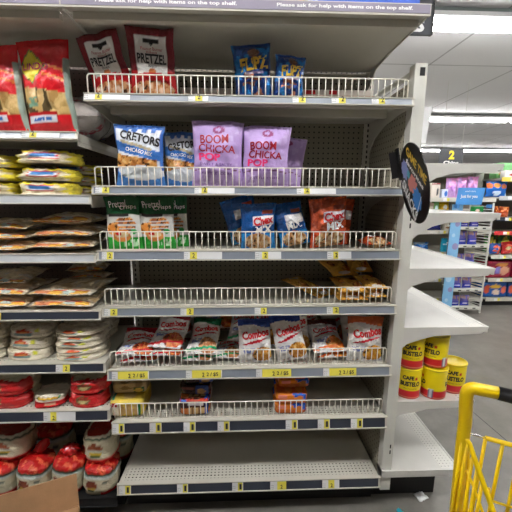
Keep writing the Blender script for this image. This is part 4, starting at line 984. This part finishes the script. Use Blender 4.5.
def blob_out(cx, cy, rx, ry, n=24, sd=1): return [(cx+rx*math.cos(2*math.pi*k/n)*(1+.2*math.sin(3*k+sd)), cy+ry*math.sin(2*math.pi*k/n)*(1+.2*math.cos(2*k+sd))) for k in range(n)]
patch(blob_out(-.07, .055, .035, .035, sd=1), mat('lilac_print', rgb(130, 140, 200), .4))
patch(blob_out(-.01, .00, .042, .032, sd=2), mat('salmon_print', rgb(220, 130, 120), .4))
patch(blob_out(.02, -.055, .042, .040, sd=3), mat('sky_print', rgb(60, 140, 220), .4), -.0022)
patch(blob_out(-.035, .035, .015, .015, sd=4), mat('teal_print', rgb(60, 170, 190), .4), -.0023)
for a, b_ in (((-.125, .02), (-.03, -.135)), ((-.03, -.135), (.065, -.045))):
    d = Vector((b_[0]-a[0], b_[1]-a[1])); n_ = Vector((-d.y, d.x)).normalized()*.0022
    patch([(a[0]-n_.x, a[1]-n_.y), (b_[0]-n_.x, b_[1]-n_.y), (b_[0]+n_.x, b_[1]+n_.y), (a[0]+n_.x, a[1]+n_.y)], M['white'], -.0024)
mb = MB(); mb.box(-.002, .002, -.03, .004, .02, .14, 0); mb.prism([(-.002, .002), (.002, .006), (-.020, .012), (-.026, .010)], .03, .13, 'Z', 0)
mb.build('mounting_flange', M['black'], t)

# ---- shelf talker paper behind the post
mb = MB(); a = atY(421.5, 106, 1.6); c_ = atY(430, 141, 1.6)
mb.add([(a.x, 1.6, a.z), (c_.x, 1.62, a.z+.01), (c_.x-.01, 1.63, c_.z), (a.x, 1.6, c_.z)], [(0, 1, 2, 3)]); o = mb.build('paper_notice', M['paper']); sm = o.modifiers.new('s', 'SOLIDIFY'); sm.thickness = .001
tag(o, 'small white paper sheet hanging beside the white post', 'paper')

# ================================================================== SHOPPING CART (yellow, lower right)
def cpt(px, py, Y): return atY(px, py, Y)
t = empty('shopping_cart', (.62, .75, 0)); tag(t, 'yellow metal shopping cart with black handle grip', 'cart')
def L(p): return Vector(p)-Vector((.62, .75, 0))
def ctube(name, pts, r, m, n=10):
    mb = MB(); mb.tube([L(p) for p in pts], r, n); return mb.build(name, m, t, smooth=True)
H0 = cpt(464, 440, .765); Hb = cpt(457, 520, .775)
def arcpts(a, b, c, n=8):
    return [a*(1-s)**2 + b*2*s*(1-s) + c*s*s for s in [k/n for k in range(n+1)]]
corner = cpt(463.5, 387, .76)
h1 = cpt(475, 386.5, .755); g0 = cpt(499, 391, .735); g1 = cpt(640, 425, .62)
low = Hb + (Hb-H0).normalized()*.55; low.z = .12
frame = [low, Hb, H0, cpt(466.5, 420, .762), cpt(467, 402, .762)] + arcpts(cpt(467.3, 396, .761), cpt(467.5, 386, .76), h1)[1:] + [g0]
ctube('side_frame', frame, .0152, M['cart'], 14)
ctube('handle_grip', [g0, g1], .0165, M['grip'], 14)
sh = Vector((.54, -.16, 0))      # far side frame, outside the picture
q = [p + sh*((g1-h1).length/sh.length if False else 1) for p in frame[:-1]]
ctube('side_frame', q + [g1], .0135, M['cart'], 12)
# gate and basket
j0 = cpt(467.5, 438, .758); ctube('inner_post', [j0, cpt(468, 470, .765), cpt(466.5, 520, .775), Vector((low.x+.03, low.y-.02, .13))], .0085, M['cart'])
r1, r2 = cpt(487, 436, .742), cpt(640, 476, .65)
ctube('gate_rail', [r1, r2], .0058, M['cart']); ctube('gate_link', [cpt(468, 431, .758), r1], .0030, M['chrome'])
lr1, lr2 = cpt(491, 498, .73), cpt(640, 545, .64); ctube('gate_rail', [cpt(491, 486, .735), lr1, lr2], .0035, M['cart'])
for k in range(9):
    s = k/8*.98; p = r1.lerp(r2, s)+Vector((0, 0, 0)); ctube('gate_wire', [p, p + Vector((-.012, 0, -.34))], .0042, M['cart'], 8)
b0 = cpt(466.5, 436, .755); b1 = cpt(478, 462, .73); b2 = cpt(497, 514, .68); b3 = b2 + (b2-b1).normalized()*.55
b3.z = max(b3.z, .45)
ctube('basket_rim', [b0, cpt(471, 442, .75), b1, b2, b3], .0062, M['cart'])
c0 = cpt(468, 468, .75); c1 = cpt(476, 486, .73); c2 = cpt(488, 520, .69); ctube('basket_rim', [c0, c1, c2, c2+(c2-c1)*2], .0036, M['cart'])
for px, ys, Y in ((463.5, 438, .757), (468.5, 441, .752), (474, 456, .742), (479, 467, .73), (484, 479, .715)):
    p = cpt(px, ys, Y); ctube('basket_wire', [p, p+Vector((-.006, 0, -.36))], .0042, M['cart'], 8)
lowb = .47
ctube('basket_floor_rim', [Vector((r1.x-.03, r1.y, lowb)), Vector((r2.x-.03, r2.y, lowb)), Vector((r2.x-.03, r2.y-.5, lowb)), Vector((r1.x+.02, r1.y-.5, lowb)), Vector((r1.x-.03, r1.y, lowb))], .005, M['cart'])
for fx in (frame[0], frame[0]+sh):
    for dy in (0, -.55):
        mb = MB(); cx, cy = L(fx)[0]+.0, L(fx)[1]+dy
        mb.tube([(cx-.014, cy, .06), (cx+.014, cy, .06)], .06, 24); mb.build('wheel', M['black'], t, smooth=False)
    ctube('base_frame', [fx, fx+Vector((0, -.55, 0))], .012, M['cart'])

# ================================================================== CARDBOARD BOX (lower left, on the floor)
Zb = .42
p1 = atZ(78, 479, Zb+.03); p0 = atZ(-30, 519, Zb-.0); 
t = empty('cardboard_box', (p1.x, p1.y, 0)); tag(t, 'open brown cardboard box with raised flaps in the lower left corner', 'box')
dirx = Vector((p0.x-p1.x, p0.y-p1.y, 0)).normalized(); diry = Vector((dirx.y, -dirx.x, 0)); 
if diry.y > 0: diry = -diry
o0 = Vector((p1.x, p1.y, 0)); W_, D_, Hb_ = .46, .34, .33
def bq(a, b_, z): return (dirx*a + diry*b_ + Vector((0, 0, z)))
mb = MB(); th_ = .004
for a0, a1, b0_, b1_ in ((0, W_, 0, th_), (0, W_, D_-th_, D_), (0, th_, 0, D_), (W_-th_, W_, 0, D_)):
    vs = [bq(a, b_, z) for z in (0, Hb_) for b_ in (b0_, b1_) for a in (a0, a1)]; mb.add(vs, [(0, 2, 3, 1), (4, 5, 7, 6), (0, 1, 5, 4), (2, 6, 7, 3), (0, 4, 6, 2), (1, 3, 7, 5)])
mb.add([bq(a, b_, .003) for b_ in (0, D_) for a in (0, W_)], [(0, 1, 3, 2)]); mb.build('carton_body', M['cardboard'], t)
def flap(c0_, c1_, d, name='flap'):
    mb = MB(); d = Vector(d); n_ = (Vector(c1_)-Vector(c0_)).cross(d).normalized()*.002
    a, b_, c, e = Vector(c0_), Vector(c1_), Vector(c1_)+d, Vector(c0_)+d
    vs = [a-n_, b_-n_, c-n_, e-n_, a+n_, b_+n_, c+n_, e+n_]; mb.add(vs, [(0, 1, 2, 3), (7, 6, 5, 4), (0, 4, 5, 1), (1, 5, 6, 2), (2, 6, 7, 3), (3, 7, 4, 0)]); return mb.build(name, M['cardboard'], t)
flap(bq(0, 0, Hb_+.001), bq(W_, 0, Hb_+.001), Vector((0, 0, .12)) - diry*.02)
flap(bq(.005, .006, Hb_-.004), bq(.005, D_-.008, Hb_-.004), Vector((0, 0, .004)) + dirx*.11)
flap(bq(W_, .004, Hb_+.001), bq(W_, D_-.004, Hb_+.001), Vector((0, 0, .02)) + dirx*.10)
flap(bq(.0, D_, Hb_+.001), bq(W_, D_, Hb_+.001), Vector((0, 0, -.02)) + diry*.12)

# ---- litter on the floor
def scrap(px, py, w_, d_, m, label, sd, z=.0015):
    p = atZ(px, py, 0); vs = []; n = 6
    for j in range(n+1):
        for i in range(n+1):
            vs.append(((i/n-.5)*w_*(1-.1*j/n), (j/n-.5)*d_ + .1*d_*i/n, z + .006*abs(math.sin(i*1.3+j*.9+sd))))
    mb = MB(); mb.add(vs, [(j*(n+1)+i, j*(n+1)+i+1, (j+1)*(n+1)+i+1, (j+1)*(n+1)+i) for j in range(n) for i in range(n)])
    o = mb.build('paper_scrap', m, smooth=True); o.location = p; o.rotation_euler.z = R(sd*9); s_ = o.modifiers.new('s', 'SOLIDIFY'); s_.thickness = .0008; return tag(o, label, 'litter')
scrap(423, 496, .06, .05, M['paper'], 'white paper scrap on the floor near the end shelf', 2)
scrap(402, 511, .025, .03, mat('teal_wrapper', rgb(40, 170, 190), .4), 'tiny teal wrapper on the floor at the bottom edge', 3)

# ================================================================== ACROSS THE CROSS AISLE
FFY, FBY = 4.60, 5.05
M['far_light'] = mat('far_light_panel', rgb(160, 156, 142), .6)
M['far_back'] = mat('far_back_panel', rgb(92, 84, 76), .6)
M['lip_yellow'] = mat('yellow_shelf_strip', rgb(226, 206, 90), .4); M['lip_red'] = mat('red_shelf_strip', rgb(206, 60, 62), .4)
def far_unit(x0, x1, shelves, label, top=1.86, back='far_back'):
    t = empty('gondola_shelving', (x0, FFY, 0)); tag(t, label, 'shelving')
    wd = x1-x0
    mb = MB(); mb.box(0, wd, FBY-FFY, FBY-FFY+.03, .1, top, 0); mb.build('back_panel', [M[back]], t)
    mb = MB(); mb.box(0, wd, .06, FBY-FFY, 0, .08, 0); mb.build('kick_plate', M['kick'], t)
    for k in range(int(wd/1.22)+2):
        x = min(k*1.22, wd)
        mb = MB(); mb.box(x-.02, x+.02, FBY-FFY-.06, FBY-FFY, .08, top); mb.build('upright', M['post'], t)
    for z, m in shelves:
        mb = MB(); mb.box(0, wd, .004, FBY-FFY-.002, z-.03, z-.012, 0); mb.box(0, wd, 0, .004, z-.055, z, 1)
        k = .12
        while k < wd-.1:
            mb.box(k, k+.05, -.0015, 0, z-.048, z-.008, 2); mb.box(k+.05, k+.085, -.0015, 0, z-.048, z-.008, 3); k += .41
        mb.build('shelf', [M['shelf'], m, M['paper'], M['yellow_tag']], t)
    return t
FX = Xat(487, FFY, 1.0)
rs = [(1.77, M['lip_yellow']), (1.526, M['rail_white']), (1.25, M['rail_dark']), (1.062, M['lip_red']), (.735, M['shelf']), (.41, M['shelf']), (.13, M['shelf'])]
far_unit(3.42, 8.3, rs, 'long shelving run across the aisle at the right edge, with yellow and red shelf strips')
ls = [(1.87, M['shelf']), (1.504, M['shelf']), (1.30, M['shelf']), (1.075, M['shelf']), (.78, M['shelf']), (.41, M['shelf']), (.13, M['shelf'])]
far_unit(.9, 3.38, ls, 'shelving run across the aisle with purple bags, seen between the end shelves', top=1.96, back='far_light')

def fbox(name, x0, x1, z, h, dep, col, label, cat, grp, acc=None, y0=FFY+.04, text=None):
    def f(face, u, v):
        c = fill(u, col)
        if acc and face == 'front':
            for (cu, cv, ru, rv, cc) in acc: c = put(c, ell(u, v, cu, cv, ru, rv), cc)
        return c
    o = SoftBox(name, x1-x0, dep, h, f, q=14, crumple=.0005, n=14); place(o, (x0+x1)/2, y0+dep/2, z-.0145)
    return tag(o, label, cat, grp)
def fbag(name, x0, x1, z, h, pr, label, grp, sd, y=FFY+.10, m='film_crinkle', lean=0, roll=0, th=.08, **k):
    b = Bag(name, (x1-x0)*.93, h, th, pr, m, seed=sd, nu=22, nv=26, crumple=.02, **k); b.place((x0+x1)/2, y, z-.012, lean, 0, roll); return thing(b, label, 'snack bag', grp)
fx = lambda px, z: Xat(px, FFY+.08, z)
# far right run
blue_loops = lambda u, v: put(put(put(put(fill(u, (30, 110, 206)), ell(u, v, .1, .72, .16, .17), (226, 120, 60)), ell(u, v, .45, .72, .17, .15), (236, 160, 70)), ell(u, v, .8, .66, .15, .15), (226, 130, 60)), (v < .38) & (vn(u*7, v*7, 3) > .5), (190, 220, 240))
fbag('snack_bag', fx(485, 1.6), fx(508, 1.6), 1.529, .205, blue_loops, 'blue snack bag with orange rings on the shelf under the yellow strip', None, 201)
ob = lambda u, v: put(fill(u, (206, 84, 30)), vn(u*5, v*5, 9) > .62, (236, 140, 70))
fbag('orange_snack_bag', max(3.45, fx(487, 1.3)), fx(499, 1.3), 1.253, .15, ob, 'orange snack bag across the aisle, left one under the blue ring bag', 'orange bags across the aisle', 203, roll=5)
fbag('orange_snack_bag', fx(498, 1.3), fx(509, 1.3), 1.253, .14, ob, 'orange snack bag across the aisle, right one under the blue ring bag', 'orange bags across the aisle', 204, roll=-4)
rb = lambda u, v: put(put(fill(u, (196, 30, 36)), vn(u*5, v*6, 5) > .6, (230, 80, 50)), ell(u, v, .5, .5, .2, .14), (236, 206, 150))
gb = lambda u, v: put(fill(u, (60, 130, 60)), vn(u*5, v*6, 5) > .55, (206, 200, 60))
bb = lambda u, v: put(fill(u, (40, 90, 180)), vn(u*5, v*6, 5) > .6, (220, 90, 50))
for i in range(6):
    x = fx(488, .8)+i*.19
    fbag('red_candy_bag', x+.005, x+.19, .738, .17 if i else .15, rb if i else bb, ('blue and orange bag at the left end of the red bags' if i == 0 else 'red bag in the row across the aisle, ' + ['', 'first', 'second', 'third', 'fourth', 'fifth'][i] + ' right of the blue one'), 'red bags across the aisle', 210+i, roll=(-4, 6, -5, 4, 0, 3)[i])
for i in range(5):
    x = fx(491, .9)+i*.2
    fbag('green_candy_bag', x, x+.2, .738, .26, gb, 'green and yellow bag standing behind the red bags, ' + ['leftmost', 'second', 'third', 'fourth', 'fifth'][i] + ' along', 'green bags behind the red ones', 220+i, y=FFY+.25)
for i in range(4):
    x = fx(485, .5)+i*.36
    fbox('maroon_carton', x+.004, x+.35, .413, .24, .3, (142, 26, 50), 'maroon snack carton on the second lowest far shelf, ' + ['leftmost', 'second', 'third', 'fourth'][i], 'box', 'maroon cartons across the aisle', [(.6, .8, .25, .1, (206, 130, 60)), (.45, .45, .14, .22, (120, 110, 180)), (.7, .45, .18, .25, (220, 160, 130)), (.15, .5, .12, .2, (190, 50, 60))])
    fbox('blue_carton', x-.02, x+.33, .133, .22, .3, (24, 76, 146), 'blue snack carton on the lowest far shelf, ' + ['leftmost', 'second', 'third', 'fourth'][i], 'box', 'blue cartons across the aisle', [(.15, .55, .12, .3, (210, 90, 60)), (.5, .72, .22, .14, (226, 180, 60)), (.55, .35, .14, .2, (220, 200, 180)), (.85, .5, .12, .25, (206, 100, 70))])
fbox('green_carton', 3.46, 3.85, 1.773, .21, .18, (120, 186, 120), 'pale green carton on top of the far shelving at the right edge', 'box', None, [(.3, .35, .3, .12, (226, 160, 60)), (.7, .25, .3, .12, (210, 60, 60))], y0=FFY+.15)
fbox('white_carton', fx(501, 1.8), fx(524, 1.8), 1.775, .10, .1, (232, 228, 226), 'white and red carton in front of the pale green one', 'box', None, [(.5, .4, .35, .15, (200, 50, 60))], y0=FFY+.02)
# between the end shelves
pp = lambda u, v: put(put(fill(u, (206, 160, 222)), vn(u*4, v*5, 9) > .6, (226, 150, 206)), ell(u, v, .5, .5, .2, .15), (190, 130, 210))
for i, (a, b_) in enumerate(((445, 457), (456, 467), (466, 478))):
    fbag('purple_snack_bag', fx(a, 1.6), fx(b_, 1.6), 1.507, .285-.01*(2-i), pp, 'lilac bag on the far shelf, ' + ['left', 'middle', 'right'][i] + ' one of three above the blue topper sign', 'lilac bags across the aisle', 230+i)
fbox('white_carton', fx(429, 1.6), fx(438, 1.6), 1.507, .20, .15, (216, 206, 196), 'white carton with maroon top on the far shelf left of the lilac bags', 'box', None, [(.5, .98, .6, .1, (140, 20, 40)), (.7, .4, .12, .25, (90, 90, 90))])
fbox('snack_tub', fx(440, 1.6), fx(446, 1.6), 1.507, .12, .09, (206, 216, 236), 'small white and blue tub between the white carton and the lilac bags', 'tub', None, [(.65, .5, .25, .3, (70, 120, 210))])
fbox('green_label_jar', fx(427, 1.4), fx(432, 1.4), 1.303, .15, .08, (150, 130, 110), 'brown jar on the far shelf beside the black round sign', 'jar', None, [(.5, .4, .4, .3, (190, 180, 160))])
fbox('green_label_jar', fx(432, 1.4), fx(437, 1.4), 1.303, .16, .08, (110, 160, 90), 'green jar on the far shelf beside the yellow bag', 'jar', None, [(.5, .4, .3, .3, (206, 226, 230))])
yb = lambda u, v: put(fill(u, (236, 190, 30)), ell(u, v, .5, .55, .2, .2), (236, 230, 220))
fbag('yellow_snack_bag', fx(439, 1.4), fx(450, 1.4), 1.303, .15, yb, 'yellow bag on the far shelf under the small white and blue tub', None, 240, lean=5)
fbox('snack_tub', fx(443, 1.1), fx(449, 1.1), 1.078, .10, .08, (214, 206, 190), 'small white and tan tub under the yellow bag', 'tub', None, [(.5, .4, .4, .12, (150, 110, 80))])
fbag('navy_snack_bag', fx(427, 1.1), fx(442, 1.1), 1.078, .09, lambda u, v: fill(u, (34, 40, 130)), 'navy blue bag on the far shelf left of the small tan tub', None, 242)
fbag('blue_snack_bag', fx(413, .85), fx(430, .85), .783, .13, lambda u, v: put(fill(u, (24, 96, 170)), (v > .7) & (vn(u*5, v*5, 2) > .5), (130, 150, 160)), 'blue bag lying on the dark far shelf just right of the white post', None, 243)
fbox('blue_bottle', fx(440.5, .8), fx(446, .8), .783, .19, .06, (40, 170, 206), 'small turquoise bottle-shaped pack beside the blue display rack', 'bottle', None, [(.5, .55, .6, .05, (210, 240, 250))])
for i, px in enumerate((420, 426, 432, 438)):
    fbox('snack_cup', fx(px, .5), fx(px+5, .5), .413, .10, .08, (40, 110, 190), 'blue and white cup on the low far shelf, ' + ['leftmost', 'second', 'third', 'rightmost'][i] + ' of four', 'cup', 'cups on the low far shelf', [(.5, .6, .4, .15, (230, 236, 240))])

# wire display rack with blue header
RX0, RX1, RY0, RY1 = Xat(446.5, 4.28, .8), Xat(487, 4.28, .8), 4.26, 4.56
RZ = [round(atY(470, yy, 4.26).z, 3) for yy in (305, 287, 264, 243, 225)]
t = empty('display_rack', ((RX0+RX1)/2, RY0, 0)); tag(t, 'narrow white display rack with light blue side and header sign across the aisle', 'rack')
hw = (RX1-RX0)/2
mb = MB(); mb.box(-hw, -hw+.13, 0, .015, .06, 1.42, 0)
for k in range(9): mb.lathe([(0, 0)], 3) if False else None
for k in range(9):
    z = .2+.14*k; r = .022+.008*(k % 3); cx = -hw+.065+(.02 if k % 2 else -.015)
    vs = [(cx+r*math.cos(2*math.pi*q/20), -.001, z+r*1.1*math.sin(2*math.pi*q/20)) for q in range(20)]; mb.add(vs, [tuple(range(20))], 1+k % 2)
mb.build('side_panel', [mat('light_blue_board', rgb(130, 186, 226), .5), mat('bubble_white', rgb(170, 206, 232), .5), mat('bubble_rose', rgb(150, 140, 190), .5)], t)
mb = MB(); mb.box(hw-.016, hw, 0, .016, .02, 1.44); mb.box(hw-.13, hw-.116, .28, .294, .02, 1.44)
z = .06
while z < 1.42: mb.tube([(hw-.008, .008, z), (hw-.12, .287, z)], .007, 5); z += .036
mb.build('ladder_side', M['post'], t)
for z in RZ:
    mb = MB(); mb.box(-hw+.13, hw-.016, 0, .27, z-.012, z-.004); mb.box(-hw+.13, hw-.016, -.004, 0, z-.035, z, 0)
    for q in range(3): mb.box(-hw+.19+q*.11, -hw+.23+q*.11, -.0055, -.004, z-.026, z-.012, 1)
    mb.build('rack_shelf', [M['post'], M['black']], t)
mb = MB(); mb.box(-hw+.15, hw-.14, .27, .28, .06, 1.42); mb.build('rack_back', M['far_back'], t)
mb = MB(); mb.box(-hw+.135, -hw+.21, -.006, -.004, 1.20, 1.25); mb.build('price_sign', M['yellow_tag'], t)
a0, a1, a2, a3 = atY(458, 186, 4.2), atY(485, 186, 4.2), atY(481, 203, 4.2), atY(455, 203, 4.2)
o_ = Vector(((RX0+RX1)/2, RY0, 0)); mb = MB()
q = [a - o_ for a in (a0, a1, a2, a3)]; mb.add([(p.x, -.06, p.z) for p in q]+[(p.x, -.055, p.z) for p in q], [(0, 1, 2, 3), (7, 6, 5, 4), (0, 4, 5, 1), (1, 5, 6, 2), (2, 6, 7, 3), (3, 7, 4, 0)], 0)
mb.box(-hw+.02, -hw+.05, -.055, 0, 1.38, 1.42, 0); mb.box(hw-.1, hw-.07, -.055, .01, 1.38, 1.42, 0)
flat_text(mb, 'Just for you', (q[3].x+.05, -.0615, q[3].z+.07), (1, 0, 0), (0, 0, 1), .21, .05, 1, bold=.03); flat_text(mb, 'snack time', (q[3].x+.10, -.0615, q[3].z+.15), (1, 0, 0), (0, 0, 1), .13, .02, 1, bold=.0)
mb.build('header_sign', [mat('header_blue', rgb(72, 146, 216), .4), M['white']], t)
pk = lambda u, v: put(put(put(fill(u, (96, 88, 170)), v < .42, (60, 70, 190)), rect(u, v, .2, .8, .2, .34), (206, 196, 230)), (v > .5) & (vn(u*5, v*5, 3) > .5), (150, 116, 120))
n_ = 0
for z in RZ:
    for q in range(2):
        x = RX0+.145+q*.135
        b_ = Bag('rack_snack_bag', .125, (.14, .14, .15, .17, .09)[RZ.index(z)], .06, pk, 'film_crinkle', seed=300+n_, nu=18, nv=20); b_.place(x+.06, RY0+.07, z-.0035, 2)
        thing(b_, 'purple and blue bag on the display rack, ' + ('left' if q == 0 else 'right') + ' one on its ' + ['lowest', 'second lowest', 'middle', 'second highest', 'highest'][RZ.index(z)] + ' shelf', 'snack bag', 'purple bags on the display rack'); n_ += 1
for i, (a, b_, h, col, acc, lb) in enumerate(((460, 470, .11, (190, 180, 170), [(.5, .6, .4, .12, (110, 90, 80))], 'tan pack on top of the display rack left of the green one'), (471, 483, .14, (40, 140, 70), [(.5, .3, .45, .22, (226, 120, 50)), (.4, .65, .2, .12, (230, 200, 190))], 'green and orange pack on top of the display rack'))):
    x0, x1 = Xat(a, 4.4, 1.45), Xat(b_-2, 4.4, 1.45); fbox('snack_pack', x0, x1, 1.270, h, .07, col, lb, 'snack pack', 'packs on the rack top', acc, y0=4.34)
mbt = MB(); mbt.box(-hw+.13, hw-.13, .03, .27, 1.235, 1.250); mbt.build('rack_shelf', M['post'], t)

# hanging aisle signs
M['sign_grey'] = mat('sign_grey', rgb(70, 72, 78), .5)
s0, s1 = atY(439.5, 146.5, 5.5), atY(461.5, 162, 5.5)
t = empty('aisle_sign', ((s0.x+s1.x)/2, 5.5, 1.85)); tag(t, 'dark hanging aisle sign with yellow number 2 and the word Chips', 'sign')
w2 = (s1.x-s0.x)/2; top = s0.z-1.85
mb = MB(); mb.box(-w2, w2, 0, .02, 0, top, 0); mb.box(-w2, w2, -.003, 0, top-.182, top-.178, 1)
zz = atY(450, 157, 5.5).z-1.85
mb.build('sign_board', [M['sign_grey'], M['black']], t)
mb = MB(); flat_text(mb, '2', (-.045, -.004, top-.165), (1, 0, 0), (0, 0, 1), .09, .13, 0, bold=.05); mb.build('lettering', M['yellow'], t)
mb = MB(); flat_text(mb, 'Chips', (-.12, -.004, top-.262), (1, 0, 0), (0, 0, 1), .24, .075, 0, bold=.05); mb.build('lettering', M['white'], t)
for sx in (-w2+.03, w2-.03):
    mb = MB(); mb.tube([(sx, .01, top), (sx, .01, CEIL-1.85)], .002, 5); mb.build('hanging_wire', M['post'], t)
r = atY(429.5, 33.5, 2.45); t = empty('aisle_sign', (r.x-.40, 2.45, r.z)); tag(t, 'dark hanging sign ending in KS, half hidden behind the top shelf', 'sign')
mb = MB(); mb.box(-.40, .40, 0, .02, 0, .17, 0); mb.box(-.40, .40, 0, .02, .178, .35, 0); mb.box(.392, .405, -.004, .024, 0, .36, 1); mb.box(-.405, -.392, -.004, .024, 0, .36, 1)
mb.build('sign_board', [M['sign_grey'], M['black']], t)
mb = MB(); e = atY(421.5, 33, 2.45).x - t.location.x; flat_text(mb, 'SNACKS', (e-.47, -.004, .014), (1, 0, 0), (0, 0, 1), .47, .082, 0, bold=.05); mb.build('lettering', M['white'], t)
mb = MB(); flat_text(mb, 'CHIPS', (e-.36, -.004, .215), (1, 0, 0), (0, 0, 1), .39, .095, 0, bold=.05); mb.build('lettering', M['white'], t)
for sx in (-.35, .35):
    mb = MB(); mb.tube([(sx, .01, .35), (sx, .01, CEIL-r.z)], .002, 5); mb.build('hanging_wire', M['post'], t)
